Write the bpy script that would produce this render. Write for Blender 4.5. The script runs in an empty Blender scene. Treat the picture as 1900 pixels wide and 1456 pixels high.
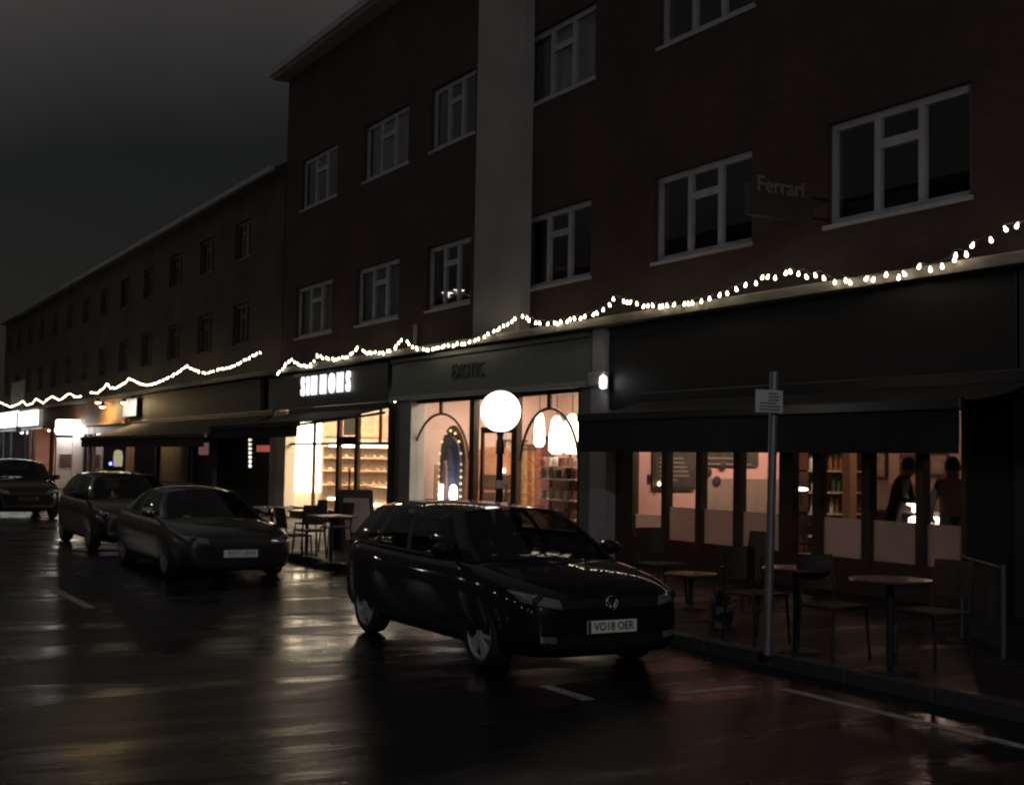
import bpy, bmesh, math, random
from mathutils import Vector, Matrix
from mathutils.bvhtree import BVHTree
random.seed(7)
PI = math.pi
SC = bpy.context.scene
COL = SC.collection

# ------------------------------------------------------------------ camera
FPX, ROLL, HCAM, VPX, VPY = 2400.0, math.radians(1.0), 1.75, -405.0, 830.0
_c, _q = math.cos(-ROLL), math.sin(-ROLL)
_dx, _dy = VPX - 950, VPY - 728
_ux, _uy = _c*_dx - _q*_dy, _q*_dx + _c*_dy
PITCH = math.atan(_uy/FPX)
YAW = math.atan2(-_ux, FPX/math.cos(PITCH))
_F0 = Vector((-math.cos(YAW), math.sin(YAW), 0)); CR = Vector((math.sin(YAW), math.cos(YAW), 0)); _Z = Vector((0, 0, 1))
CF = _F0*math.cos(PITCH) + _Z*math.sin(PITCH)
CU = -_F0*math.sin(PITCH) + _Z*math.cos(PITCH)
_rc = CR*math.cos(ROLL) + CU*math.sin(ROLL)
_uc = CU*math.cos(ROLL) - CR*math.sin(ROLL)
cam_d = bpy.data.cameras.new('camera'); cam = bpy.data.objects.new('camera', cam_d); COL.objects.link(cam)
cam_d.sensor_width = 36.0; cam_d.sensor_fit = 'HORIZONTAL'; cam_d.lens = FPX/1900*36
cam_d.clip_start = .05; cam_d.clip_end = 3000
m3 = Matrix((_rc, _uc, -CF)).transposed()
cam.matrix_world = Matrix.Translation((0, 0, HCAM)) @ m3.to_4x4()
SC.camera = cam

def ray(x, y):
    dx, dy = x - 950, y - 728
    return CF*FPX + CR*(_c*dx - _q*dy) - CU*(_q*dx + _c*dy)
def PW(x, y, Y):            # pixel -> point on a plane parallel to the street
    d = ray(x, y); return Vector((0, 0, HCAM)) + d*(Y/d.y)
def PX(x, y, X):            # pixel -> point on a plane across the street
    d = ray(x, y); return Vector((0, 0, HCAM)) + d*(X/d.x)
def PG(x, y, z=0.0):        # pixel -> point at a height
    d = ray(x, y); return Vector((0, 0, HCAM)) + d*((z - HCAM)/d.z)

# ------------------------------------------------------------------ sky, weak sun, exposure
W = bpy.data.worlds.new('World'); SC.world = W; W.use_nodes = True
nt = W.node_tree; nt.nodes.clear()
out = nt.nodes.new('ShaderNodeOutputWorld'); bg = nt.nodes.new('ShaderNodeBackground'); bg2 = nt.nodes.new('ShaderNodeBackground')
sky = nt.nodes.new('ShaderNodeTexSky'); sky.sky_type = 'NISHITA'; sky.sun_disc = False
sky.sun_elevation = math.radians(-4); sky.sun_rotation = math.radians(250)
nt.links.new(sky.outputs[0], bg.inputs[0]); bg.inputs[1].default_value = 0.05
tc = nt.nodes.new('ShaderNodeTexCoord'); nz = nt.nodes.new('ShaderNodeTexNoise'); nz.inputs['Scale'].default_value = 1.7; nz.inputs['Detail'].default_value = 3
sep = nt.nodes.new('ShaderNodeSeparateXYZ'); ad = nt.nodes.new('ShaderNodeMath'); ad.operation = 'MULTIPLY_ADD'
nt.links.new(tc.outputs['Generated'], nz.inputs['Vector']); nt.links.new(tc.outputs['Generated'], sep.inputs[0])
az = nt.nodes.new('ShaderNodeMath'); az.operation = 'MULTIPLY_ADD'; nt.links.new(sep.outputs['Y'], az.inputs[0]); az.inputs[1].default_value = -.22; nt.links.new(sep.outputs['Z'], az.inputs[2])
nt.links.new(nz.outputs['Fac'], ad.inputs[0]); ad.inputs[1].default_value = .22; nt.links.new(az.outputs[0], ad.inputs[2])
rmp = nt.nodes.new('ShaderNodeValToRGB'); nt.links.new(ad.outputs[0], rmp.inputs[0])
rmp.color_ramp.elements[0].position = .28; rmp.color_ramp.elements[0].color = (.0070, .0071, .0070, 1)
rmp.color_ramp.elements[1].position = .43; rmp.color_ramp.elements[1].color = (.050, .046, .043, 1)
nt.links.new(rmp.outputs[0], bg2.inputs[0]); bg2.inputs[1].default_value = 1.0
addn = nt.nodes.new('ShaderNodeAddShader'); nt.links.new(bg.outputs[0], addn.inputs[0]); nt.links.new(bg2.outputs[0], addn.inputs[1])
nt.links.new(addn.outputs[0], out.inputs[0])
sun_d = bpy.data.lights.new('sun', 'SUN'); sun_d.energy = .012; sun_d.angle = math.radians(30); sun_d.color = (1, .93, .85)
sun = bpy.data.objects.new('sun', sun_d); COL.objects.link(sun); sun.rotation_euler = (math.radians(52), 0, math.radians(-25))
SC.view_settings.view_transform = 'Standard'; SC.view_settings.look = 'None'
SC.view_settings.exposure = 0; SC.view_settings.gamma = 1; SC.view_settings.use_curve_mapping = False
SC.render.engine = 'CYCLES'
SC.cycles.filter_width = 2.2
SC.cycles.use_denoising = True
SC.cycles.max_bounces = 6; SC.cycles.transparent_max_bounces = 12
SC.cycles.sample_clamp_indirect = 3; SC.cycles.sample_clamp_direct = 12
SC.cycles.caustics_reflective = False; SC.cycles.caustics_refractive = False

# ------------------------------------------------------------------ materials
MATS = {}
def mat(name, col=(.5, .5, .5), rough=.6, metal=0, var=.0, scale=6, emit=None, es=0, coat=0, bump=0, bscale=80, spec=.5):
    if name in MATS: return MATS[name]
    m = bpy.data.materials.new(name); m.use_nodes = True; MATS[name] = m
    n = m.node_tree.nodes; l = m.node_tree.links; p = n['Principled BSDF']
    p.inputs['Roughness'].default_value = rough; p.inputs['Metallic'].default_value = metal
    p.inputs['Specular IOR Level'].default_value = spec; p.inputs['Coat Weight'].default_value = coat; p.inputs['Coat Roughness'].default_value = .03
    p.inputs['Base Color'].default_value = (*col, 1)
    if var or bump:
        t = n.new('ShaderNodeTexCoord')
    if var:
        z = n.new('ShaderNodeTexNoise'); z.inputs['Scale'].default_value = scale; z.inputs['Detail'].default_value = 5
        r = n.new('ShaderNodeValToRGB'); l.new(t.outputs['Object'], z.inputs['Vector']); l.new(z.outputs['Fac'], r.inputs[0])
        r.color_ramp.elements[0].position = .3; r.color_ramp.elements[1].position = .7
        r.color_ramp.elements[0].color = (*[c*(1-var) for c in col], 1); r.color_ramp.elements[1].color = (*[min(1, c*(1+var)) for c in col], 1)
        l.new(r.outputs[0], p.inputs['Base Color'])
    if bump:
        b = n.new('ShaderNodeTexNoise'); b.inputs['Scale'].default_value = bscale; b.inputs['Detail'].default_value = 4
        bn = n.new('ShaderNodeBump'); bn.inputs['Strength'].default_value = bump; bn.inputs['Distance'].default_value = .01
        l.new(t.outputs['Object'], b.inputs['Vector']); l.new(b.outputs['Fac'], bn.inputs['Height']); l.new(bn.outputs[0], p.inputs['Normal'])
    if emit:
        p.inputs['Emission Color'].default_value = (*emit, 1); p.inputs['Emission Strength'].default_value = es
    return m
def glass(name, tint=(1, 1, 1), rough=.01, base=.03, dirt=0.0):
    if name in MATS: return MATS[name]
    m = bpy.data.materials.new(name); m.use_nodes = True; MATS[name] = m
    n = m.node_tree.nodes; l = m.node_tree.links; n.remove(n['Principled BSDF'])
    o = n['Material Output']; tr = n.new('ShaderNodeBsdfTransparent'); tr.inputs[0].default_value = (*tint, 1)
    gl = n.new('ShaderNodeBsdfGlossy'); gl.inputs['Roughness'].default_value = rough
    lw = n.new('ShaderNodeLayerWeight'); lw.inputs[0].default_value = .5
    pw = n.new('ShaderNodeMath'); pw.operation = 'POWER'; l.new(lw.outputs['Facing'], pw.inputs[0]); pw.inputs[1].default_value = 5
    fr = n.new('ShaderNodeMath'); fr.operation = 'MULTIPLY_ADD'; l.new(pw.outputs[0], fr.inputs[0]); fr.inputs[1].default_value = .95; fr.inputs[2].default_value = .04
    mx = n.new('ShaderNodeMixShader'); l.new(fr.outputs[0], mx.inputs[0]); l.new(tr.outputs[0], mx.inputs[1]); l.new(gl.outputs[0], mx.inputs[2])
    if dirt:
        df = n.new('ShaderNodeBsdfDiffuse'); df.inputs[0].default_value = (.5, .48, .45, 1)
        m2 = n.new('ShaderNodeMixShader'); m2.inputs[0].default_value = dirt
        l.new(mx.outputs[0], m2.inputs[1]); l.new(df.outputs[0], m2.inputs[2]); l.new(m2.outputs[0], o.inputs[0])
    else: l.new(mx.outputs[0], o.inputs[0])
    return m
def frosted(name, col, a=.55):
    if name in MATS: return MATS[name]
    m = bpy.data.materials.new(name); m.use_nodes = True; MATS[name] = m
    n = m.node_tree.nodes; l = m.node_tree.links; n.remove(n['Principled BSDF']); o = n['Material Output']
    d = n.new('ShaderNodeBsdfDiffuse'); d.inputs[0].default_value = (*col, 1); t = n.new('ShaderNodeBsdfTranslucent'); t.inputs[0].default_value = (*col, 1)
    x = n.new('ShaderNodeMixShader'); x.inputs[0].default_value = a; l.new(d.outputs[0], x.inputs[1]); l.new(t.outputs[0], x.inputs[2]); l.new(x.outputs[0], o.inputs[0])
    return m
def brick_mat(name, c1, c2, cm):
    if name in MATS: return MATS[name]
    m = bpy.data.materials.new(name); m.use_nodes = True; MATS[name] = m
    n = m.node_tree.nodes; l = m.node_tree.links; p = n['Principled BSDF']; p.inputs['Roughness'].default_value = .85
    t = n.new('ShaderNodeTexCoord'); s = n.new('ShaderNodeSeparateXYZ'); cb = n.new('ShaderNodeCombineXYZ')
    ax = n.new('ShaderNodeMath'); ax.operation = 'ADD'
    l.new(t.outputs['Object'], s.inputs[0]); l.new(s.outputs['X'], ax.inputs[0]); l.new(s.outputs['Y'], ax.inputs[1])
    l.new(ax.outputs[0], cb.inputs[0]); l.new(s.outputs['Z'], cb.inputs[1])
    b = n.new('ShaderNodeTexBrick'); b.inputs['Scale'].default_value = 1.0; b.inputs['Brick Width'].default_value = .225; b.inputs['Row Height'].default_value = .075; b.inputs['Mortar Size'].default_value = .006
    b.inputs['Color1'].default_value = (*c1, 1); b.inputs['Color2'].default_value = (*c2, 1); b.inputs['Mortar'].default_value = (*cm, 1)
    l.new(cb.outputs[0], b.inputs['Vector'])
    z = n.new('ShaderNodeTexNoise'); z.inputs['Scale'].default_value = .7; z.inputs['Detail'].default_value = 6; l.new(t.outputs['Object'], z.inputs['Vector'])
    mr = n.new('ShaderNodeMapRange'); mr.inputs[1].default_value = .3; mr.inputs[2].default_value = .7; mr.inputs[3].default_value = .65; mr.inputs[4].default_value = 1.15; l.new(z.outputs['Fac'], mr.inputs[0])
    mx = n.new('ShaderNodeMixRGB'); mx.blend_type = 'MULTIPLY'; mx.inputs[0].default_value = 1; l.new(b.outputs['Color'], mx.inputs[1]); l.new(mr.outputs[0], mx.inputs[2]); l.new(mx.outputs[0], p.inputs['Base Color'])
    bn = n.new('ShaderNodeBump'); bn.inputs['Strength'].default_value = .6; bn.inputs['Distance'].default_value = .008; bn.invert = True; l.new(b.outputs['Fac'], bn.inputs['Height']); l.new(bn.outputs[0], p.inputs['Normal'])
    return m
def wet_mat(name, base, rlo, rhi, nscale, bump, slab=None):
    if name in MATS: return MATS[name]
    m = bpy.data.materials.new(name); m.use_nodes = True; MATS[name] = m
    n = m.node_tree.nodes; l = m.node_tree.links; p = n['Principled BSDF']
    t = n.new('ShaderNodeTexCoord')
    mp = n.new('ShaderNodeMapping'); mp.inputs['Scale'].default_value = (1.0, .28, 1.0); l.new(t.outputs['Object'], mp.inputs['Vector'])
    a = n.new('ShaderNodeTexNoise'); a.inputs['Scale'].default_value = nscale; a.inputs['Detail'].default_value = 6; a.inputs['Roughness'].default_value = .6; a.inputs['Distortion'].default_value = .6
    l.new(mp.outputs[0], a.inputs['Vector'])
    mr = n.new('ShaderNodeMapRange'); mr.inputs[1].default_value = .34; mr.inputs[2].default_value = .53; mr.inputs[3].default_value = rlo; mr.inputs[4].default_value = rhi
    l.new(a.outputs['Fac'], mr.inputs[0]); l.new(mr.outputs[0], p.inputs['Roughness'])
    f = n.new('ShaderNodeTexNoise'); f.inputs['Scale'].default_value = 160; f.inputs['Detail'].default_value = 3; l.new(t.outputs['Object'], f.inputs['Vector'])
    g = n.new('ShaderNodeTexNoise'); g.inputs['Scale'].default_value = 2.4; g.inputs['Detail'].default_value = 3; l.new(mp.outputs[0], g.inputs['Vector'])
    r = n.new('ShaderNodeValToRGB'); r.color_ramp.elements[0].color = (*[c*.6 for c in base], 1); r.color_ramp.elements[1].color = (*[c*1.5 for c in base], 1)
    l.new(f.outputs['Fac'], r.inputs[0])
    bc = r.outputs[0]
    if slab:
        b = n.new('ShaderNodeTexBrick'); b.inputs['Scale'].default_value = 1; b.inputs['Brick Width'].default_value = slab[0]; b.inputs['Row Height'].default_value = slab[1]; b.inputs['Mortar Size'].default_value = .008
        b.inputs['Color1'].default_value = (.85, .85, .85, 1); b.inputs['Color2'].default_value = (1.15, 1.1, 1.05, 1); b.inputs['Mortar'].default_value = (.3, .3, .3, 1); l.new(t.outputs['Object'], b.inputs['Vector'])
        mm = n.new('ShaderNodeMixRGB'); mm.blend_type = 'MULTIPLY'; mm.inputs[0].default_value = 1; l.new(bc, mm.inputs[1]); l.new(b.outputs['Color'], mm.inputs[2]); bc = mm.outputs[0]
    l.new(bc, p.inputs['Base Color'])
    bn = n.new('ShaderNodeBump'); bn.inputs['Strength'].default_value = bump; bn.inputs['Distance'].default_value = .004; l.new(f.outputs['Fac'], bn.inputs['Height'])
    b2 = n.new('ShaderNodeBump'); b2.inputs['Strength'].default_value = .6; b2.inputs['Distance'].default_value = .03; l.new(g.outputs['Fac'], b2.inputs['Height']); l.new(bn.outputs[0], b2.inputs['Normal']); l.new(b2.outputs[0], p.inputs['Normal'])
    p.inputs['IOR'].default_value = 1.31; p.inputs['Specular IOR Level'].default_value = .27
    return m

M_BRICK = brick_mat('brick_dark_red', (.062, .034, .033), (.085, .044, .042), (.068, .06, .058))
M_BRICK2 = brick_mat('brick_brown', (.075, .056, .044), (.10, .073, .056), (.08, .072, .065))
M_WHITE = mat('white_window_paint', (.40, .395, .42), .5, var=.15, scale=3)
M_RENDER = mat('pale_render', (.37, .355, .345), .85, var=.16, scale=.8, bump=.3, bscale=60)
M_STONE = mat('concrete_ledge', (.22, .20, .185), .8, var=.2, scale=3, bump=.3)
M_GLASS = glass('window_glass')
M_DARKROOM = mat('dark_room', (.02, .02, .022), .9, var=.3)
M_CURTAIN = mat('net_curtain', (.16, .17, .18), .9, var=.25, scale=9)
M_CURTAIN_BLUE = mat('blue_blind', (.10, .12, .20), .9, var=.2, scale=5)
M_BLACK = mat('black_paint', (.006, .0058, .007), .6, var=.25, scale=4)
M_NAVY = mat('dark_navy_paint', (.020, .023, .030), .45, var=.2, scale=2)
M_GREEN = mat('grey_green_paint', (.15, .18, .17), .5, var=.12, scale=1.5)
M_GREENPALE = mat('pale_grey_green_paint', (.36, .37, .33), .5, var=.1, scale=2)
M_TIMBER = mat('dark_brown_timber', (.055, .03, .018), .45, var=.3, scale=7)
M_GREYRENDER = mat('grey_pilaster', (.42, .40, .41), .8, var=.12, scale=2, bump=.2)
M_CANVAS = mat('black_canvas', (.012, .010, .012), .85, var=.3, scale=2, bump=.3, bscale=150)
M_CANVAS2 = mat('brown_canvas', (.035, .024, .018), .85, var=.3, scale=2, bump=.3, bscale=150)
M_STEEL = mat('galvanised_steel', (.24, .24, .25), .45, .6, var=.15, scale=9)
M_BLACKMETAL = mat('black_metal', (.015, .015, .016), .35, .3)
M_ROAD = wet_mat('wet_asphalt', (.013, .0115, .013), .04, .37, 1.0, .16)
M_PAVE = wet_mat('wet_paving', (.022, .020, .021), .30, .62, 1.4, .3, slab=(.9, .6))
M_KERB = wet_mat('wet_kerb_granite', (.06, .057, .055), .25, .6, 2.0, .4)
M_LINE = mat('worn_road_paint', (.34, .33, .31), .5, var=.5, scale=7, bump=.4)
M_LETTER = mat('lit_white_letter', (.9, .9, .9), .4, emit=(1, .98, .95), es=1.5)
M_WARMBULB = mat('warm_festoon_bulb', (.9, .8, .6), .3, emit=(1, .84, .55), es=12)
M_CABLE = mat('black_cable', (.01, .01, .01), .6)

# ------------------------------------------------------------------ mesh helpers
class B:
    def __init__(s): s.v = []; s.f = []
    def add(s, vs, fs):
        o = len(s.v); s.v += [tuple(p) for p in vs]; s.f += [[i+o for i in q] for q in fs]; return s
    def box(s, a, b):
        (x0, y0, z0), (x1, y1, z1) = a, b
        return s.add([(x0,y0,z0),(x1,y0,z0),(x1,y1,z0),(x0,y1,z0),(x0,y0,z1),(x1,y0,z1),(x1,y1,z1),(x0,y1,z1)],
                     [(0,3,2,1),(4,5,6,7),(0,1,5,4),(1,2,6,5),(2,3,7,6),(3,0,4,7)])
    def tube(s, pts, r, n=8, cap=True):
        pts = [Vector(p) for p in pts]; rs = r if isinstance(r, (list, tuple)) else [r]*len(pts); vs = []
        for i, p in enumerate(pts):
            d = (pts[min(i+1, len(pts)-1)] - pts[max(i-1, 0)]).normalized()
            u = d.cross(Vector((0, 0, 1)));  u = u.normalized() if u.length > 1e-3 else Vector((1, 0, 0)); w = d.cross(u).normalized()
            vs += [p + (u*math.cos(2*PI*k/n) + w*math.sin(2*PI*k/n))*rs[i] for k in range(n)]
        fs = [(i*n+k, i*n+(k+1) % n, (i+1)*n+(k+1) % n, (i+1)*n+k) for i in range(len(pts)-1) for k in range(n)]
        if cap: fs += [tuple(range(n))[::-1], tuple((len(pts)-1)*n+k for k in range(n))]
        return s.add(vs, fs)
    def lathe(s, prof, n=20, c=(0, 0, 0), axis='z'):
        vs = []
        for r, h in prof:
            for k in range(n):
                a = 2*PI*k/n; x, y = r*math.cos(a), r*math.sin(a)
                vs.append({'z': (x, y, h), 'y': (x, h, y), 'x': (h, x, y)}[axis])
        vs = [(x+c[0], y+c[1], z+c[2]) for x, y, z in vs]
        fs = [(i*n+k, i*n+(k+1) % n, (i+1)*n+(k+1) % n, (i+1)*n+k) for i in range(len(prof)-1) for k in range(n)]
        fs += [tuple(range(n))[::-1], tuple((len(prof)-1)*n+k for k in range(n))]
        return s.add(vs, fs)
    def prism(s, poly, d0, d1, plane='xz'):
        f = {'xz': lambda a, b, d: (a, d, b), 'xy': lambda a, b, d: (a, b, d), 'yz': lambda a, b, d: (d, a, b)}[plane]
        n = len(poly); vs = [f(a, b, d0) for a, b in poly] + [f(a, b, d1) for a, b in poly]
        return s.add(vs, [tuple(range(n))[::-1], tuple(range(n, 2*n))] + [(i, (i+1) % n, n+(i+1) % n, n+i) for i in range(n)])
    def mesh(s, name, m=None, smooth=False, bevel=0, angle=35):
        me = bpy.data.meshes.new(name); me.from_pydata(s.v, [], s.f)
        bm = bmesh.new(); bm.from_mesh(me); bmesh.ops.recalc_face_normals(bm, faces=bm.faces)
        if bevel: bmesh.ops.bevel(bm, geom=bm.edges[:], offset=bevel, segments=1, affect='EDGES', clamp_overlap=True)
        bm.to_mesh(me); bm.free()
        if smooth:
            me.shade_smooth(); me.set_sharp_from_angle(angle=math.radians(angle))
        if m: me.materials.append(m)
        return me
def empty(name, loc=(0, 0, 0), rz=0, label=None, cat=None, group=None, kind=None):
    o = bpy.data.objects.new(name, None); COL.objects.link(o); o.location = loc; o.rotation_euler.z = rz
    o.empty_display_size = .2
    return tag(o, label, cat, group, kind)
def tag(o, label=None, cat=None, group=None, kind=None):
    for k, v in (('label', label), ('category', cat), ('group', group), ('kind', kind)):
        if v: o[k] = v
    return o
def put(name, me, parent=None, world=True, loc=None, rot=None):
    """link a mesh; world=True: its coordinates are world coordinates even under a parent"""
    o = bpy.data.objects.new(name, me); COL.objects.link(o)
    if loc is not None: o.location = loc
    if rot is not None: o.rotation_euler = rot
    if parent:
        o.parent = parent
        if world:
            inv = Matrix.Identity(4); p = parent
            while p: inv = inv @ (p.matrix_parent_inverse @ p.matrix_basis).inverted() if False else inv; p = p.parent
            o.matrix_parent_inverse = WM(parent).inverted()
    return o
def WM(o):
    m = Matrix.Translation(o.location) @ o.rotation_euler.to_matrix().to_4x4()
    if o.parent: m = WM(o.parent) @ o.matrix_parent_inverse @ m
    return m
def bx(name, a, b, m, parent=None, bevel=0, world=True):
    lo = tuple(min(p, q) for p, q in zip(a, b)); hi = tuple(max(p, q) for p, q in zip(a, b))
    return put(name, B().box(lo, hi).mesh(name, m, bevel=bevel), parent, world)
def dup(o, loc=None, rz=None, parent=None, label=None):
    r = o.copy(); COL.objects.link(r)
    if parent: r.parent = parent
    if loc is not None: r.location = loc
    if rz is not None: r.rotation_euler.z = rz
    if label: r['label'] = label
    for ch in list(o.children): dup(ch, parent=r)
    return r
_font_cache = {}
def text_mesh(s, size, ext=.01, off=0, sx=1.0, m=None, align='CENTER', res=3):
    cu = bpy.data.curves.new('txt', 'FONT'); cu.body = s; cu.size = size; cu.extrude = ext; cu.offset = off; cu.align_x = align; cu.align_y = 'CENTER'; cu.resolution_u = res
    o = bpy.data.objects.new('txt', cu); COL.objects.link(o)
    dg = bpy.context.evaluated_depsgraph_get(); me = bpy.data.meshes.new_from_object(o.evaluated_get(dg)); 
    bpy.data.objects.remove(o); bpy.data.curves.remove(cu)
    me.name = 'lettering'; me.materials.clear()
    for v in me.vertices: v.co.x *= sx
    if m: me.materials.append(m)
    return me
RF = (PI/2, 0, 0)            # lettering on the shopfronts (faces the road)
RX = (PI/2, 0, PI/2)         # lettering facing along the street towards +X

# ------------------------------------------------------------------ ground, road, pavement
KY = 7.55                    # kerb face
def sheet(name, x0, x1, y0, y1, z, m, kind='structure'):
    return tag(put(name, B().add([(x0,y0,z),(x1,y0,z),(x1,y1,z),(x0,y1,z)], [(0,1,2,3)]).mesh(name, m)), kind=kind)
sheet('ground', -600, 400, -400, 600, -.012, mat('ground_soil', (.03, .03, .028), .9, var=.3))
sheet('road', -260, 120, -5.5, KY+.02, 0, M_ROAD)
tag(bx('pavement', (-200, KY+.125, -.2), (60, 30, .115), M_PAVE), kind='structure')
tag(bx('pavement', (-200, -9.5, -.2), (60, -5.6, .115), M_PAVE), kind='structure')
kerb = empty('kerb', (-30, KY, 0), kind='structure')
ks = B().box((0, 0, -.15), (.905, .123, .12)).mesh('kerb_stone', M_KERB, bevel=.012)
for i in range(70):
    put('kerb_stone', ks, kerb, False, loc=(-30 + i*.915, random.uniform(-.003, .003), random.uniform(-.003, .003)))
# painted marks: the line along the kerb and the bay ends
lines = B()
xa = PG(1458, 1278).x
lines_o = empty('road_marking', (xa, 6.9, 0), kind='structure')
bx('kerbside_line', (xa, 6.86, .001), (10, 6.95, .005), M_LINE, lines_o)
bx('bay_end_line', (xa-.25, 6.0, .001), (xa-.15, 6.75, .005), M_LINE, lines_o)
bx('bay_end_line', (xa-.9, 5.2, .001), (xa-.25, 5.3, .005), M_LINE, lines_o)
bx('bay_end_line', (-13.9, 4.9, .001), (-13.8, 6.8, .005), M_LINE, lines_o)
a = PG(85, 1085); b = PG(125, 1108)
bx('centre_dash', (a.x, a.y-.06, .001), (b.x+1.2, a.y+.06, .005), M_LINE, lines_o)

# ------------------------------------------------------------------ buildings
YS, YW = 12.0, 12.35
def wall_mesh(x0, x1, z0, z1, Y, holes, th=.3):
    xs = sorted({x0, x1, *[h[0] for h in holes], *[h[1] for h in holes]}); zs = sorted({z0, z1, *[h[2] for h in holes], *[h[3] for h in holes]})
    b = B()
    for i in range(len(xs)-1):
        for j in range(len(zs)-1):
            cx, cz = (xs[i]+xs[i+1])/2, (zs[j]+zs[j+1])/2
            if any(h[0] < cx < h[1] and h[2] < cz < h[3] for h in holes): continue
            b.add([(xs[i],Y,zs[j]),(xs[i+1],Y,zs[j]),(xs[i+1],Y,zs[j+1]),(xs[i],Y,zs[j+1])], [(0,1,2,3)])
    for h in holes:
        xa, xb, za, zb = h; Y2 = Y+th
        b.add([(xa,Y,za),(xb,Y,za),(xb,Y,zb),(xa,Y,zb),(xa,Y2,za),(xb,Y2,za),(xb,Y2,zb),(xa,Y2,zb)], [(0,4,5,1),(1,5,6,2),(2,6,7,3),(3,7,4,0)])
    return b
def window(parent, xa, xb, za, zb, Y, curtain=None):
    """three-light casement, the middle light with a fanlight"""
    w = xb-xa; h = zb-za; fw = .075; mw = .105; d0, d1 = Y, Y+.07
    f = B()
    m1, m2 = xa + w*.345, xa + w*.655; zt = za + h*.64
    for q in [((xa,d0,za),(xb,d1,za+.09)), ((xa,d0,zb-.10),(xb,d1,zb)), ((xa,d0,za+.09),(xa+fw,d1,zb-.10)), ((xb-fw,d0,za+.09),(xb,d1,zb-.10)),
              ((m1-mw/2,d0,za+.09),(m1+mw/2,d1,zb-.10)), ((m2-mw/2,d0,za+.09),(m2+mw/2,d1,zb-.10)), ((m1+mw/2,d0,zt),(m2-mw/2,d1,zt+.12))]:
        f.box(*q)
    o = put('window', f.mesh('window', M_WHITE), parent)
    for (p0, p1, q0, q1) in [(xa+fw, m1-mw/2, za+.09, zb-.1), (m2+mw/2, xb-fw, za+.09, zb-.1), (m1+mw/2, m2-mw/2, za+.09, zt), (m1+mw/2, m2-mw/2, zt+.12, zb-.1)]:
        bx('pane', (p0, d0+.03, q0), (p1, d0+.036, q1), M_GLASS, o)
    bx('sill', (xa-.06, Y-.12, za-.06), (xb+.06, Y+.01, za-.002), M_WHITE, o)
    if curtain:
        n = 22; b = B(); vs = []
        for i in range(n+1):
            x = xa+.02 + (w-.04)*i/n; y = Y+.16+.025*math.sin(i*2.1)
            vs += [(x, y, za+.05), (x, y, zb-.05)]
        b.add(vs, [(2*i, 2*i+2, 2*i+3, 2*i+1) for i in range(n)])
        put('curtain', b.mesh('curtain', curtain, smooth=True), o)
    return o
def wpx(x0, y0t, y0b, x1, Y=YW+.1):   # window box from its left-edge top and bottom pixels
    t = PW(x0, y0t, Y); b_ = PW(x0, y0b, Y); r = PW(x1, y0t, Y); return t.x, r.x, b_.z, t.z
Z1A, Z1B, Z2A, Z2B = 5.02, 6.44, 8.58, 9.98
def wx(x): return PW(x, 500, YW+.1).x
b1 = empty('brick_building', (-18, YW, 0), label='dark red brick block of flats with a pale rendered strip above the shops', cat='building')
B1X0, B1X1, B1Z = -35.4, -2.0, 12.6
w1 = [(wx(557), wx(624), M_CURTAIN), (wx(669), wx(748), M_CURTAIN_BLUE), (wx(799), wx(881), None), (wx(976), wx(1104), None), (wx(1221), wx(1404), None), (wx(1543), wx(1812), None), (-7.6, -5.0, None)]
w2 = [(wx(562), wx(628), None), (wx(677), wx(760), M_CURTAIN_BLUE), (wx(801), wx(884), None), (wx(977), wx(1108), M_CURTAIN), (wx(1227), wx(1405), None), (wx(1543), wx(1812), None), (-7.6, -5.0, None)]
holes = [(a, b, Z1A, Z1B) for a, b, c in w1] + [(a, b, Z2A, Z2B) for a, b, c in w2]
wm = wall_mesh(B1X0, B1X1, 3.9, B1Z, YW, holes)
wm.add([(B1X0,YW,0),(B1X0,YW+10,0),(B1X0,YW+10,B1Z),(B1X0,YW,B1Z)], [(0,1,2,3)])
wm.add([(B1X1,YW,0),(B1X1,YW+10,0),(B1X1,YW+10,B1Z),(B1X1,YW,B1Z)], [(0,1,2,3)])
put('wall', wm.mesh('wall', M_BRICK), b1)
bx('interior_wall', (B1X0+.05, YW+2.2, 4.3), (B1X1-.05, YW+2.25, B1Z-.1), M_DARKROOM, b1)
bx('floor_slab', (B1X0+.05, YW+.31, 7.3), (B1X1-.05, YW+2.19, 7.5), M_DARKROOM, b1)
for a, b, c in w1: window(b1, a+.01, b-.01, Z1A+.01, Z1B-.01, YW+.09, c)
for a, b, c in w2: window(b1, a+.01, b-.01, Z2A+.01, Z2B-.01, YW+.09, c)
px0, px1 = PW(881, 400, YW-.25).x, PW(966, 400, YW-.25).x
bx('rendered_strip', (px0, YW-.25, 4.16), (px1, YW-.002, B1Z+.5), M_RENDER, b1, bevel=.01)
bx('roof_edge', (B1X0-.25, YW-.45, B1Z), (B1X1+.2, YW+10, B1Z+.34), M_RENDER, b1, bevel=.02)
bx('gutter', (B1X0-.2, YW-.56, B1Z+.05), (px0-.05, YW-.452, B1Z+.19), M_WHITE, b1)
led = bx('ledge', (B1X0, YS-.28, 4.0), (B1X1, YW-.003, 4.14), M_STONE, b1, bevel=.01)
dp = PW(770, 600, YW-.1).x
put('drainpipe', B().tube([(dp, YW-.08, 4.15), (dp, YW-.08, 4.75)], .05, 10).mesh('drainpipe', mat('grey_plastic', (.25, .25, .25), .5), smooth=True), b1)
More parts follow.
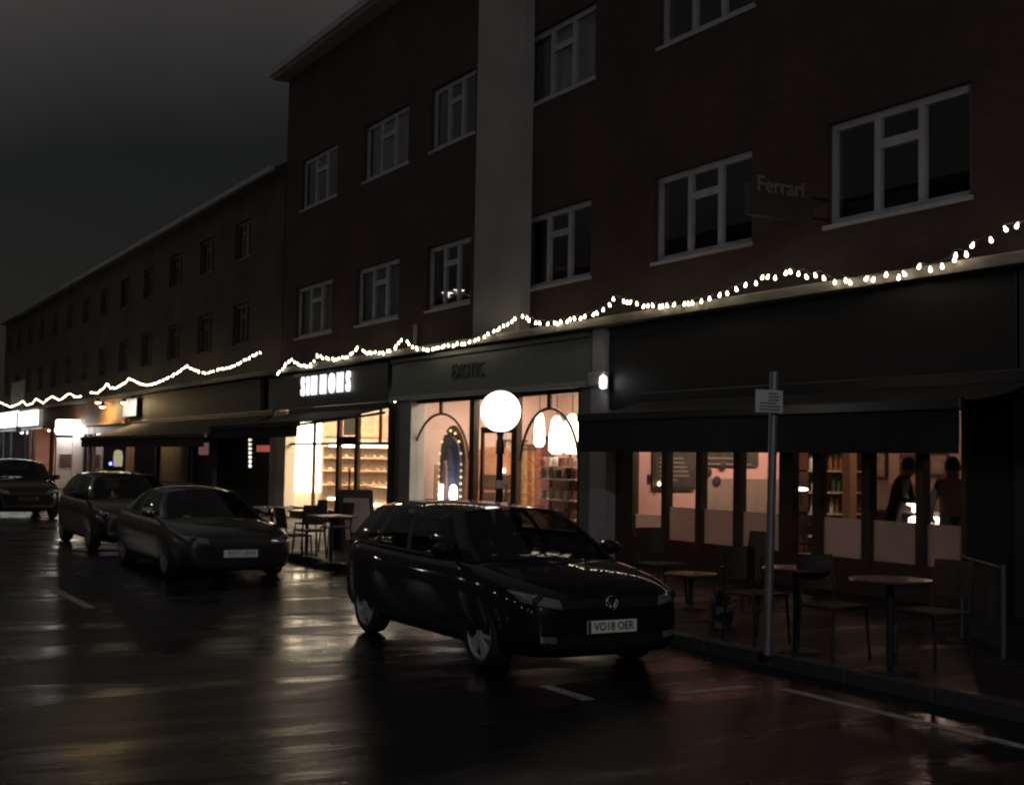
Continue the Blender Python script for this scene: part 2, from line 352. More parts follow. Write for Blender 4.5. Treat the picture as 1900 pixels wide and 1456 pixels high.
# the lower, longer terrace further down the street
b2 = empty('brick_terrace', (-62, YW, 0), label='long lower brown brick terrace with a white gutter down the street', cat='building')
T0, T1, TZ = -89.0, -35.45, 10.05
th = []
for k in range(13):
    xa = T1 - 3.0 - k*4.0
    th += [(xa-1.7, xa, 5.2, 6.5), (xa-1.7, xa, 7.9, 9.1)]
wm = wall_mesh(T0, T1, 3.0, TZ, YW, th)
wm.add([(T0,YW,0),(T0,YW+9,0),(T0,YW+9,TZ),(T0,YW,TZ)], [(0,1,2,3)])
put('wall', wm.mesh('wall', M_BRICK2), b2)
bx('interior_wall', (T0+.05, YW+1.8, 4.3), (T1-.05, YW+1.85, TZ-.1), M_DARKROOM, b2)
rf = put('roof', B().prism([(YW-.35, TZ+.0), (YW+4.5, TZ+2.4), (YW+9.3, TZ), (YW+9.3, TZ-.12), (YW-.35, TZ-.12)], T0-.2, T1, 'yz').mesh('roof', mat('slate', (.05, .05, .055), .6, var=.3, scale=3)), b2)
bx('gutter', (T0-.2, YW-.47, TZ-.12), (T1, YW-.352, TZ+.03), M_WHITE, b2)
_mw = M_WHITE; M_WHITE = mat('brown_window_paint', (.065, .055, .05), .5, var=.15)
for i, h in enumerate(th): window(b2, h[0]+.01, h[1]-.01, h[2]+.01, h[3]-.01, YW+.09, M_CURTAIN if i % 5 == 1 else None)
M_WHITE = _mw
bx('ledge', (T0, YS-.2, 4.02), (T1, YW-.003, 4.16), M_STONE, b2, bevel=.01)
bx('party_panel', (PW(22, 700, YW-.03).x, YW-.03, 4.2), (PW(46, 700, YW-.03).x, YW-.002, 6.0), M_RENDER, b2)

# ------------------------------------------------------------------ festoon lights on the ledge
bulb = B()
bulb.lathe([(.003, -.026), (.013, -.023), (.020, -.009), (.019, .006), (.011, .022), (.009, .04)], 10)
bulb_me = bulb.mesh('bulb', M_WARMBULB, smooth=True)
cap_me = B().lathe([(.013, .036), (.013, .06), (.006, .066)], 8).mesh('socket', M_CABLE)
def festoon(pts, step, label, Y=YS-.36, jit=.018):
    P = [PW(x, y, Y) for x, y in pts]
    o = empty('festoon_lights', tuple(P[len(P)//2]), label=label, cat='string lights')
    put('cable', B().tube([p+Vector((0, 0, .065)) for p in P], .007, 5).mesh('cable', M_CABLE), o)
    acc = 0
    for i in range(len(P)-1):
        d = (P[i+1]-P[i]); L = d.length
        while acc < L:
            q = P[i] + d*(acc/L) + Vector((random.uniform(-.05, .05), random.uniform(-.03, .03), random.uniform(-jit, jit)))
            b = put('bulb', bulb_me, o, False); b.location = q - P[len(P)//2]; b.rotation_euler = (random.uniform(-.4, .4), random.uniform(-.4, .4), 0)
            acc += step*random.uniform(.7, 1.3)
        acc -= L
    return o
festoon([(517,695),(530,675),(540,668),(555,678),(575,680),(590,658),(600,665),(625,668),(645,662),(665,645),(680,655),(715,655),(735,645),(745,632),(752,632),(765,645),(790,650),(820,645),(845,640),(868,637),(890,628),(920,613),(945,600),(962,590)],
        .17, 'string of warm bulbs along the ledge from the bakery sign to the rendered strip')
festoon([(970,587),(985,595),(1000,600),(1030,601),(1070,593),(1105,582),(1130,570),(1143,555),(1165,562),(1200,569),(1235,570),(1275,564),(1330,553),(1357,541),(1390,528),(1412,517),(1440,515),(1465,502),(1475,510),(1495,508),(1502,518),(1522,511),(1545,525),(1560,517),(1580,525),(1590,524),(1602,515),(1625,523),(1640,512),(1655,518),(1690,508),(1707,497),(1727,501),(1750,492),(1763,488),(1772,471),(1795,475),(1802,460),(1820,453),(1845,438),(1860,430),(1875,425),(1900,421),(1960,400)],
        .175, 'string of warm bulbs along the ledge over the restaurant')
festoon([(482,655),(470,660),(455,668),(440,677),(425,683),(400,687)], .2, 'short string of warm bulbs beside the gap before the bakery')
festoon([(394,689),(383,692),(370,690),(355,684),(347,678),(335,688),(320,697),(305,705),(290,711),(270,715),(255,710),(243,704),(238,702),(232,710),(215,720),(205,720),(198,712),(190,722),(178,730),(168,728)], .2, 'sagging string of warm bulbs over the two dark awnings')
festoon([(150,735),(140,737),(130,730),(125,733),(110,742),(98,736),(90,740),(80,748),(68,740),(60,748),(50,752),(42,744),(30,752),(18,755),(0,746),(-15,752)], .3, 'string of warm bulbs above the white lit shop sign and light box')

# ------------------------------------------------------------------ shop shells
def room(name, x0, x1, y0, y1, z1, wall_m, floor_m, parent, ceil_m=None, end_m=None):
    bx('floor', (x0, y0, .10), (x1, y1, .135), floor_m, parent)
    bx('ceiling', (x0, y0, z1), (x1, y1, z1+.08), ceil_m or wall_m, parent)
    bx('back_wall', (x0, y1, .1), (x1, y1+.1, z1+.08), wall_m, parent)
    bx('end_wall', (x0-.1, y0, .1), (x0, y1+.1, z1+.08), end_m or wall_m, parent)
    bx('end_wall', (x1, y0, .1), (x1+.1, y1+.1, z1+.08), wall_m, parent)
M_TILE = mat('shop_floor', (.18, .15, .12), .4, var=.2, scale=3)
GY = 12.14                   # glazing plane
def X12(px, Y=YS): return PW(px, 800, Y).x

# ---- bakery
SX0, SX1 = -35.2, -26.95
bk = empty('bakery_shop', (-31, YS, .115), label='brightly lit bakery with white lit letters on a dark fascia', cat='shop')
M_CREAM = mat('cream_shop_wall', (.72, .60, .45), .7, var=.06)
room('bakery', SX0+.15, SX1-.05, GY+.05, 16.6, 3.3, M_CREAM, M_TILE, bk)
fa = bx('fascia', (SX0, YS-.08, 3.02), (SX1, YS+.1, 3.95), M_NAVY, bk, bevel=.01)
word = 'SIMMONS'
l0, l1 = PW(556, 714, YS-.12).x, PW(653, 714, YS-.12).x
zc = (PW(604, 697, YS-.12).z + PW(604, 731, YS-.12).z)/2
wid = {'S': 1.0, 'I': .5, 'M': 1.3, 'O': 1.1, 'N': 1.12}
tot = sum(wid[c] for c in word); x = l0; unit = (l1-l0)/tot
for c in word:
    w = wid[c]*unit
    me = text_mesh(c, .66, .03, .018, .66 if c != 'I' else .9, M_LETTER)
    put('letter', me, fa, True, loc=(x+w/2, YS-.12, zc), rot=RF); x += w
# pilasters and frames
bx('pilaster', (X12(508), YS-.10, .1), (X12(517), YS+.25, 3.0), M_GREYRENDER, bk)
bx('pilaster', (X12(518), YS-.04, .1), (X12(533), YS+.25, 3.0), mat('cream_pilaster', (.7, .62, .5), .6), bk)
bx('pilaster', (X12(726), YS-.06, .1), (X12(738), YS+.25, 3.0), M_TIMBER, bk)
zt = PW(640, 866, GY).z; zs = PW(640, 818, GY).z
fr = B()
for px in (538, 584, 724): fr.box((X12(px, GY)-.035, GY-.04, .35), (X12(px, GY)+.035, GY+.04, 3.0))
fr.box((X12(538, GY), GY-.03, 2.06), (X12(628, GY), GY+.03, 2.12)); fr.box((X12(668, GY), GY-.03, 2.06), (X12(724, GY), GY+.03, 2.12))
fr.box((X12(706, GY)-.03, GY-.03, 2.12), (X12(706, GY)+.03, GY+.03, 3.0))
fr.box((X12(533), GY-.05, 2.94), (X12(728), GY+.05, 3.02))
put('window_frame', fr.mesh('window_frame', M_TIMBER), bk)
bx('stall_riser', (X12(536), GY-.06, .11), (X12(628, GY), GY+.06, .42), M_TIMBER, bk)
bx('stall_riser', (X12(668, GY), GY-.06, .11), (X12(726), GY+.06, .42), M_TIMBER, bk)
for a, b in ((538, 584), (584, 628), (668, 724)):
    bx('pane', (X12(a, GY)+.036, GY-.004, .42), (X12(b, GY)-.036, GY+.004, 2.06), M_GLASS, bk)
    bx('pane', (X12(a, GY)+.036, GY-.004, 2.12), (X12(b, GY)-.036, GY+.004, 2.94), M_GLASS, bk)
dr = B(); d0, d1 = X12(628, GY), X12(668, GY)
for q in [((d0,GY-.05,.12),(d0+.2,GY+.03,2.94)), ((d1-.2,GY-.05,.12),(d1,GY+.03,2.94)), ((d0+.2,GY-.05,.12),(d1-.2,GY+.03,.4)), ((d0+.2,GY-.05,2.06),(d1-.2,GY+.03,2.26))]: dr.box(*q)
do = put('door', dr.mesh('door', M_TIMBER), bk)
bx('pane', (d0+.2, GY-.01, .4), (d1-.2, GY, 2.06), M_GLASS, do); bx('pane', (d0+.2, GY-.01, 2.26), (d1-.2, GY, 2.94), M_GLASS, do)
bx('transom_card', (d0+.28, GY+.02, 2.3), (d1-.24, GY+.03, 2.88), mat('cream_card', (.75, .68, .5), .8, emit=(1, .8, .5), es=.15), do)
put('handle', B().tube([(d1-.3, GY-.12, .95), (d1-.3, GY-.12, 1.5)], .025, 8).mesh('handle', M_BLACKMETAL), do)
# inside the bakery
tag(bx('glowing_panel', (SX0+.16, GY+.35, .75), (SX0+.22, 13.45, 2.85), mat('wall_panel_glow', (.9, .85, .7), .5, emit=(1, .84, .58), es=9)),  # very bright white end wall, its brightness added as a glowing panel
    'tall glowing white wall panel just inside the bakery window', 'light sign')
SHX = SX0+.25
su = empty('bread_shelves', (SHX, 14.9, .135), label='lit bread shelving along the wall inside the bakery', cat='shelves')
M_SHELF = mat('shelf_wood', (.36, .24, .14), .6, var=.2); M_STRIP = mat('warm_strip_light', (.9, .85, .7), .4, emit=(1, .8, .55), es=7)
bx('back_panel', (SHX, 13.5, .14), (SHX+.03, 16.4, 3.0), mat('slate_shelf_back', (.30, .24, .20), .7, var=.3), su)
for z in (.55, .95, 1.35, 1.72, 2.05): bx('shelf', (SHX+.03, 13.5, z), (SHX+.45, 16.4, z+.04), M_SHELF, su)
for z in (.56, 2.06): bx('strip_light', (SHX+.452, 13.5, z-.02), (SHX+.475, 16.4, z+.05), M_STRIP, su)
bx('header_board', (SHX+.03, 13.5, 2.35), (SHX+.10, 16.4, 2.9), mat('header_brown', (.30, .17, .10), .6, var=.3), su)
loaf = B(); vs = []
for i in range(7):
    t = i/6; r = .065*math.sin(PI*(.08+.84*t))**.5
    for k in range(8):
        a = PI*k/7; vs.append((r*math.cos(a), (t-.5)*.3, r*math.sin(a)*1.1))
loaf.add(vs, [(i*8+k, i*8+(k+1) % 8, (i+1)*8+(k+1) % 8, (i+1)*8+k) for i in range(6) for k in range(8)] + [tuple(range(8)), tuple(48+k for k in range(8))])
crusts = [mat('bread_crust', (.42, .24, .10), .7, var=.3, scale=20), mat('pale_crust', (.55, .38, .2), .7, var=.3, scale=20), mat('dark_crust', (.25, .13, .06), .7, var=.3, scale=20)]
lm = [loaf.mesh('loaf', c, smooth=True) for c in crusts]
for z in (.59, .99, 1.39, 1.76):
    y = 13.65
    while y < 16.3:
        o = put('loaf', random.choice(lm), None, loc=(SHX+.22, y, z+.001), rot=(0, 0, random.choice((PI/2, PI/2, 1.2))))
        tag(o, {.59: 'loaf on the lowest bakery shelf', .99: 'loaf on the second bakery shelf up', 1.39: 'loaf on the third bakery shelf up', 1.76: 'loaf on the top bakery shelf'}[z], 'bread', 'loaves on the bakery shelves')
        y += random.uniform(.17, .32)
ct = empty('serving_counter', (-30.2, 13.4, .135), label='bakery counter with a bright lit edge behind the door', cat='counter')
bx('body', (-31.6, 13.5, .135), (-28.0, 14.1, .95), M_CREAM, ct); bx('worktop', (-31.65, 13.45, .952), (-27.95, 14.15, .995), M_SHELF, ct)
bx('strip_light', (-31.6, 13.44, .50), (-28.0, 13.449, .56), M_STRIP, ct)
M_CEIL = mat('warm_ceiling_light', (.9, .85, .75), .4, emit=(1, .82, .6), es=36)
for k, xx in enumerate((-33.6, -31.4, -29.2)):
    tag(bx('ceiling_light', (xx-.5, 13.1, 3.24), (xx+.5, 15.6, 3.295), M_CEIL), 'long glowing ceiling light inside the bakery', 'ceiling light', 'bakery ceiling lights')

# ---- gift shop with arched glazing
GX0, GX1 = -26.75, -18.5
gs = empty('gift_shop', (-22.6, YS, .115), label='grey green shop with arched glazing bars and warm windows', cat='shop')
M_ROSE = mat('rose_plaster', (.66, .50, .43), .75, var=.12, scale=1.5)
room('gift', GX0+.1, GX1-.05, GY+.05, 16.4, 3.35, M_ROSE, M_TILE, gs)
fg = bx('fascia', (GX0, YS-.06, 3.06), (GX1, YS+.1, 3.96), M_GREEN, gs, bevel=.012)
bx('fascia_rail', (GX0, YS-.14, 3.02), (GX1, YS-.062, 3.12), M_GREENPALE, gs)
bx('fascia_rail', (GX0, YS-.12, 3.88), (GX1, YS-.062, 3.97), M_GREEN, gs)
put('lettering', text_mesh('EXOTIC', .42, .012, 0, .95, mat('dark_sign_paint', (.05, .055, .05), .5)), gs, True, loc=(PW(866, 700, YS-.09).x, YS-.075, 3.52), rot=RF)
for a, b, m in ((737, 744, M_GREEN), (745, 766, M_GREENPALE), (1081, 1104, M_GREEN)):
    bx('pilaster', (X12(a), YS-.05, .1), (X12(b), YS+.28, 3.05), m, gs)
ztop = 3.02
gp = [(768, 876), (888, 952), (966, 1080)]
fr = B()
for px, w in ((768, .04), (880, .10), (959, .10), (1080, .04)): fr.box((X12(px, GY)-w, GY-.06, .5), (X12(px, GY)+w, GY+.06, ztop))
fr.box((X12(766, GY), GY-.06, ztop-.07), (X12(1082, GY), GY+.06, ztop+.04))
fr.box((X12(766, GY), GY-.08, .45), (X12(872, GY), GY+.08, .53)); fr.box((X12(966, GY), GY-.08, .45), (X12(1082, GY), GY+.08, .53))
put('window_frame', fr.mesh('window_frame', M_TIMBER), gs)
bx('stall_riser', (X12(766), GY-.05, .11), (X12(876, GY), GY+.05, .449), M_GREENPALE, gs); bx('stall_riser', (X12(964, GY), GY-.05, .11), (X12(1082), GY+.05, .449), M_GREENPALE, gs)
for (a, b), arch in zip(gp, (1, 0, 1)):
    xa, xb = X12(a, GY)+.04, X12(b, GY)-.02
    bx('pane', (xa, GY-.004, .53 if arch else .35), (xb, GY+.004, ztop-.07), M_GLASS, gs)
    if arch:
        xm = (xa+xb)/2; hw = (xb-xa)/2-.02; pts = []
        for k in range(25):
            t = -1+2*k/24; pts.append((xm+hw*t, GY-.03, 1.75 + .95*(1-abs(t)**2.1)**.62))
        g = B().tube(pts, .028, 6); g.box((xm-.05, GY-.05, 2.72), (xm+.05, GY-.01, ztop-.07))
        put('arch_bar', g.mesh('arch_bar', M_TIMBER, smooth=True), gs)
gd = B(); d0, d1 = X12(888, GY)+.02, X12(952, GY)-.02
for q in [((d0,GY+.04,.12),(d0+.1,GY+.08,2.4)), ((d1-.1,GY+.04,.12),(d1,GY+.08,2.4)), ((d0+.1,GY+.04,.12),(d1-.1,GY+.08,.4)), ((d0+.1,GY+.04,2.28),(d1-.1,GY+.08,2.4))]: gd.box(*q)
gdo = put('door', gd.mesh('door', M_TIMBER), gs)
put('handle', B().tube([(d1-.18, GY-.02, .95), (d1-.18, GY-.02, 1.3)], .02, 8).mesh('handle', mat('brass', (.6, .42, .15), .3, 1)), gdo)
# arched icon panel with bulbs, in the window
ix = PW(831, 860, 12.75).x
ic = empty('arched_niche', (ix, 12.75, .5), label='arched niche with a blue draped figure ringed by small yellow bulbs', cat='shrine')
def arch_poly(cx, z0, zs, hw, n=14): return [(cx-hw, z0), (cx+hw, z0)] + [(cx+hw*math.cos(PI*k/n), zs+hw*1.25*math.sin(PI*k/n)) for k in range(n+1)]
bx('plinth', (ix-.75, 12.6, .135), (ix+.75, 13.1, .86), M_TIMBER, ic)
put('back_board', B().prism(arch_poly(ix, .865, 1.72, .62), 12.86, 12.93, 'xz').mesh('back_board', mat('niche_brown', (.12, .05, .03), .6, var=.3)), ic)
put('blue_ground', B().prism(arch_poly(ix, .87, 1.66, .47), 12.80, 12.858, 'xz').mesh('blue_ground', mat('slate_blue', (.12, .15, .24), .7, var=.3, scale=5)), ic)
rb = B(); prof = [(.30, .87), (.30, 1.0), (.25, 1.3), (.21, 1.55), (.16, 1.74), (.13, 1.86), (.09, 1.96), (.03, 2.0)]
vs = []
for r, z in prof:
    for k in range(13):
        a = PI*k/12; fold = 1 + .06*math.sin(k*3.1); vs.append((ix+r*fold*math.cos(a), 12.80-r*.45*fold*math.sin(a), z))
rb.add(vs, [(i*13+k, i*13+k+1, (i+1)*13+k+1, (i+1)*13+k) for i in range(len(prof)-1) for k in range(12)])
put('draped_cloak', rb.mesh('draped_cloak', mat('blue_cloak', (.16, .20, .33), .7, var=.35, scale=9), smooth=True, angle=80), ic)
put('robe', B().prism([(ix-.13, .88), (ix+.13, .88), (ix+.10, 1.5), (ix+.05, 1.72), (ix-.05, 1.72), (ix-.11, 1.5)], 12.655, 12.70, 'xz').mesh('robe', mat('pink_robe', (.55, .33, .30), .7, var=.25, scale=9), bevel=.008), ic)
sb = B().lathe([(.004, -.03), (.03, -.012), (.03, .012), (.004, .03)], 8).mesh('bulb', mat('yellow_bulb', (.9, .7, .3), .4, emit=(1, .68, .25), es=1.3), smooth=True)
sbd = B().lathe([(.004, -.03), (.03, -.012), (.03, .012), (.004, .03)], 8).mesh('bulb', mat('dim_bulb', (.8, .7, .55), .4, emit=(1, .75, .5), es=.35), smooth=True)
for k in range(19):
    t = k/18
    if t < .3: p = (ix-.54, .95+.75*t/.3)
    elif t > .7: p = (ix+.54, 1.70-.75*(t-.7)/.3)
    else:
        a = PI*(1-(t-.3)/.4); p = (ix+.54*math.cos(a), 1.70+.54*1.25*math.sin(a))
    b = put('bulb', random.choice((sb, sbd)), ic); b.location = (p[0], 12.80, p[1])
dg = empty('lit_number', (ix, 12.5, .535), label='glowing white number 10 standing low in the arched window', cat='light sign')
M_DIG = mat('lit_digit', (1, 1, 1), .4, emit=(1, .95, .93), es=7)
zb = PW(831, 935, 12.42).z; ztp = PW(831, 905, 12.42).z
for ch, px in (('1', 818), ('0', 841)):
    put('digit', text_mesh(ch, (ztp-zb)*1.40, .03, .03, 1.0, M_DIG), dg, True, loc=(PW(px, 920, 12.42).x, 12.42, (zb+ztp)/2+.03), rot=RF)
bx('stand', (ix-.6, 12.36, .135), (ix+.6, 12.5, zb-.02), M_TIMBER, dg)
# hanging lamps, brown arched screen, goods shelves
M_SHADE = mat('glowing_shade', (1, .93, .8), .5, emit=(1, .82, .6), es=6)
for k, (px, py, Y, r) in enumerate([(1033, 805, 14.2, .17), (1062, 803, 13.8, .20), (1001, 795, 15.2, .13)]):
    p = PW(px, py, Y); lo = empty('pendant_lamp', (p.x, Y, p.z), label='glowing pendant lamp hanging inside the arched gift shop window', cat='lamp', group='gift shop pendant lamps')
    put('shade', B().lathe([(r*.55, -.42), (r, -.34), (r*.95, 0), (r*.7, .28), (r*.25, .38)], 16, (p.x, Y, p.z)).mesh('shade', M_SHADE, smooth=True), lo)
    put('cord', B().tube([(p.x, Y, p.z+.38), (p.x, Y, 3.34)], .01, 6).mesh('cord', M_CABLE), lo)
sc = empty('arched_screen', (-25.6, 14.6, .135), label='brown arched cabinet seen through the gift shop door', cat='cabinet')
c0, c1 = PX(893, 870, -25.9), PX(952, 870, -25.9)
cy = (c0.y+c1.y)/2; hw = (c1.y-c0.y)/2
M_COPPER = mat('copper_brown', (.36, .17, .09), .5, var=.35, scale=4)
put('cabinet', B().prism([(cy-hw*1.35, .135), (cy+hw*1.35, .135)] + [(cy+hw*1.35*math.cos(PI*k/12), 1.55+.5*math.sin(PI*k/12)) for k in range(13)], -26.3, -25.9, 'yz').mesh('cabinet', M_COPPER), sc)
for k in range(3): bx('drawer', (-25.899, cy-hw*1.1, .3+k*.4), (-25.86, cy+hw*1.1, .62+k*.4), M_TIMBER, sc, bevel=.01)
for k in range(2): bx('fairy_strip', (-25.86, cy-.9+k*1.0, 1.47), (-25.84, cy-.82+k*1.0, 1.55), M_WARMBULB, sc)
bx('dado', (GX0+.102, 13.0, .14), (GX0+.13, 16.3, 1.62), mat('tan_dado', (.34, .21, .14), .7, var=.2), gs)
M_RUGS = [mat('rug_%s' % n_, c_, .9, var=.4, scale=14) for n_, c_ in (('rust', (.30, .11, .06)), ('ochre', (.40, .26, .11)), ('plum', (.14, .06, .06)), ('sand', (.45, .34, .24)))]
for k, (px, z0_, z1_, i_) in enumerate(((960, .6, 2.2, 3), (975, .5, 2.0, 1), (990, .7, 2.1, 0), (1012, .6, 2.3, 2), (1035, .6, 2.0, 0), (1058, .7, 2.1, 3))):
    q = PX(px, 850, GX0+.25); vs = []
    for i in range(9): vs += [(GX0+.2+.02*math.sin(i*1.7+k), q.y-.28+.07*i, z0_), (GX0+.2+.02*math.sin(i*1.7+k+.5), q.y-.28+.07*i, z1_)]
    if q.y < 16.0:
        o = empty('hanging_rug', (GX0+.2, q.y, z0_), label=['sand rug hung beside the gift shop door', 'ochre rug hung next to the sand rug', 'rust rug hung next to the ochre rug', 'plum rug hung behind the pendant lamps', 'rust rug hung behind the trinket shelves', 'sand rug hung behind the trinket shelves'][k], cat='rug')
        put('cloth', B().add(vs, [(2*i, 2*i+2, 2*i+3, 2*i+1) for i in range(8)]).mesh('cloth', M_RUGS[i_], smooth=True), o); bx('rail', (GX0+.13, q.y-.3, z1_), (GX0+.24, q.y+.3, z1_+.03), M_TIMBER, o)
gsh = empty('goods_shelves', (-19.8, 13.2, .135), label='open shelves of trinkets behind the arched gift shop window', cat='shelves')
ga, gb = PW(1003, 900, 13.3).x, PW(1078, 900, 13.3).x
M_GOODSH = mat('pale_shelf', (.5, .42, .36), .5, var=.2)
bx('back_panel', (ga, 13.545, .14), (gb, 13.57, 1.75), mat('shelf_back_brown', (.28, .17, .12), .7, var=.35, scale=5), gsh)
for z in (.62, .98, 1.38, 1.62): bx('shelf', (ga, 13.15, z), (gb, 13.5, z+.03), M_GOODSH, gsh)
for xx in (ga, (ga+gb)/2, gb): bx('upright', (xx-.02, 13.5, .14), (xx+.02, 13.54, 1.9), M_TIMBER, gsh)
goods = [mat('trinket_%s' % n, c, .35, var=.2) for n, c in (('maroon', (.2, .05, .05)), ('cream', (.6, .5, .4)), ('silver', (.6, .6, .6)), ('brown', (.2, .12, .07)), ('rose', (.5, .25, .22)))]
vases = []
for m in goods:
    vases.append(B().lathe([(.05, 0), (.075, .06), (.06, .14), (.03, .18), (.04, .21)], 10).mesh('vase', m, smooth=True))
    vases.append(B().box((-.06, -.05, 0), (.06, .05, .17)).mesh('trinket_box', m, bevel=.008))
wv = ['maroon', 'cream', 'silver', 'brown', 'rose']
for z in (.65, 1.01, 1.41, 1.65):
    xx = ga+.1
    while xx < gb-.05:
        i = random.randrange(10); o = put('vase' if i % 2 == 0 else 'trinket_box', vases[i], loc=(xx, 13.3, z+.001))
        tag(o, '%s %s on the gift shop shelf %s' % (wv[i//2], 'vase' if i % 2 == 0 else 'box', {.65: 'at the bottom', 1.01: 'second from the bottom', 1.41: 'second from the top', 1.65: 'at the top'}[z]), 'vase' if i % 2 == 0 else 'box', 'trinkets on the gift shop shelves')
        xx += random.uniform(.2, .34)
for yy in (12.9, 14.8):
    tag(bx('ceiling_light', (-25.8, yy, 3.30), (-19.2, yy+.25, 3.345), mat('gift_ceiling_light', (.9, .8, .7), .4, emit=(1, .8, .64), es=27)), 'strip of ceiling light inside the gift shop', 'ceiling light', 'gift shop ceiling lights')

# ---- pilaster with a bulkhead lamp between the shops
pl = empty('party_pilaster', (X12(1120), YS, .115), label='grey pilaster between the arched shop and the restaurant', cat='pilaster')
bx('shaft', (X12(1106), YS-.12, .1), (X12(1136), YS+.3, 3.0), M_GREYRENDER, pl); bx('upper_shaft', (X12(1110), YS-.14, 3.26), (X12(1130), YS+.3, 3.98), M_GREYRENDER, pl)
bx('corbel', (X12(1106), YS-.2, 3.002), (X12(1136), YS+.3, 3.258), M_GREYRENDER, pl, bevel=.03)
p = PW(1120, 709, YS-.2)
bl = empty('bulkhead_lamp', (p.x, YS-.2, p.z), label='small white lamp glowing on the grey pilaster', cat='lamp')
put('lens', B().lathe([(.02, -.11), (.055, -.08), (.062, 0), (.055, .08), (.02, .11)], 12, (p.x, YS-.21, p.z)).mesh('lens', mat('bulkhead_lens', (1, 1, 1), .3, emit=(.95, .97, 1), es=6), smooth=True), bl)
bx('backplate', (p.x-.07, YS-.165, p.z-.13), (p.x+.07, YS-.142, p.z+.13), M_BLACKMETAL, bl)

# ---- restaurant
RX0, RX1 = X12(1137), -9.75
rs = empty('restaurant', (-13.6, YS, .115), label='dark restaurant with folding glazed doors and a pink interior', cat='restaurant')
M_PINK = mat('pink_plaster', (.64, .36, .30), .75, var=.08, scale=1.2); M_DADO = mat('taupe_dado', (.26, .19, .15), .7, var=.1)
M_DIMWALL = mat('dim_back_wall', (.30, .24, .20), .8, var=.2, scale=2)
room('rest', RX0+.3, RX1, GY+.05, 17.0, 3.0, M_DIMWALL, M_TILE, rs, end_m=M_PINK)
EX = RX0+.3
bx('dado', (EX+.002, 13.6, .14), (EX+.03, 16.9, 1.5), M_DADO, rs)
bx('fascia', (RX0-.02, YS-.08, 2.62), (RX1, YS+.1, 3.98), M_BLACK, rs, bevel=.01)
posts = [(1137, 1181), (1234, 1244), (1297, 1308), (1367, 1380), (1452, 1477), (1514, 1529), (1605, 1621), (1705, 1720), (1790, 1800)]
fr = B()
for a, b in posts: fr.box((X12(a, GY), GY-.06, .115), (X12(b, GY), GY+.06, 2.6))
fr.box((X12(1137, GY), GY-.055, 2.5), (X12(1800, GY), GY+.055, 2.62)); 
for i in range(len(posts)-1): fr.box((X12(posts[i][1], GY), GY-.055, .115), (X12(posts[i+1][0], GY), GY+.055, .56))
put('window_frame', fr.mesh('window_frame', M_TIMBER), rs)
M_FROST = frosted('frosted_film', (.88, .78, .73), .65)
for i in range(len(posts)-1):
    xa, xb = X12(posts[i][1], GY), X12(posts[i+1][0], GY)
    pn = bx('pane', (xa, GY-.004, .56), (xb, GY+.004, 2.5), M_GLASS, rs)
    if i != 4: bx('frosted_band', (xa+.002, GY+.006, .562), (xb-.002, GY+.010, 1.07 if i else .92), M_FROST, pn)
# things on the pink wall
def board(px0, py0, px1, py1, label, m, frame):
    p, q = PX(px0, py0, EX+.06), PX(px1, py1, EX+.06)
    o = empty('menu_board', (EX+.03, (p.y+q.y)/2, q.z), label=label, cat='menu board')
    bx('frame', (EX+.032, p.y-.04, q.z-.04), (EX+.05, q.y+.04, p.z+.04), frame, o); bx('slate', (EX+.051, p.y, q.z), (EX+.06, q.y, p.z), m, o)
    n = 6; z = p.z-.1
    for k in range(n):
        if p.z-q.z < .3 and k > 1: break
        bx('chalk_line', (EX+.061, p.y+.08, z-.012), (EX+.063, q.y-random.uniform(.1, .35), z+.012), mat('chalk', (.22, .18, .15), .9), o); z -= (p.z-q.z-.15)/n if p.z-q.z > .3 else .1
M_SLATE = mat('slate_board', (.045, .035, .025), .7, var=.4, scale=8)
board(1216, 838, 1287, 904, 'tall dark menu board on the pink restaurant wall', M_SLATE, M_TIMBER)
board(1300, 838, 1405, 861, 'wide green edged menu board high on the restaurant wall', M_SLATE, mat('olive_frame', (.08, .08, .03), .6))
for k, (px, py) in enumerate([(1314, 876), (1342, 862), (1331, 892)]):
    p = PX(px, py, EX+.06); o = put('wall_plate', B().lathe([(.085, -.015), (.09, 0), (.05, .015)], 18, (EX+.05, p.y, p.z), 'x').mesh('wall_plate', mat('dark_plate', (.05, .03, .025), .5), smooth=True))
    tag(o, ['dark round plate on the wall beside the folding door post', 'dark round plate just under the wide menu board', 'lowest dark round plate, hung on the taupe dado'][k], 'plate', 'round plates on the restaurant wall')
p = PX(1210, 886, EX+.1); o = empty('wall_switch', tuple(p), label='small dark fitting on the pink wall', cat='fitting'); bx('plate', (EX+.002, p.y-.03, p.z-.1), (EX+.02, p.y+.03, p.z+.05), M_BLACK, o); bx('knob', (EX+.021, p.y-.015, p.z-.03), (EX+.04, p.y+.015, p.z), M_BLACKMETAL, o)
p = PX(1223, 898, EX+.12); tag(put('candle_lamp', B().lathe([(.01, -.03), (.03, -.015), (.03, .015), (.008, .045)], 10, tuple(p)).mesh('candle_lamp', mat('candle_glow', (1, .8, .5), .4, emit=(1, .72, .35), es=5), smooth=True)), 'tiny candle light at the corner of the tall menu board', 'lamp')
p0, p1 = PW(1563, 860, 15.0), PW(1577, 860, 15.0)
tag(bx('timber_column', (p0.x, 15.0, .136), (p1.x, 15.15, 2.98), mat('column_orange', (.46, .27, .17), .6, var=.1)), 'slim orange brown column inside the restaurant', 'column')
p0, p1 = PW(1658, 842, 16.9), PW(1702, 880, 16.9)
pic = empty('framed_picture', (p0.x, 16.95, p1.z), label='dark square picture in a pale wide mount on the restaurant back wall', cat='picture')
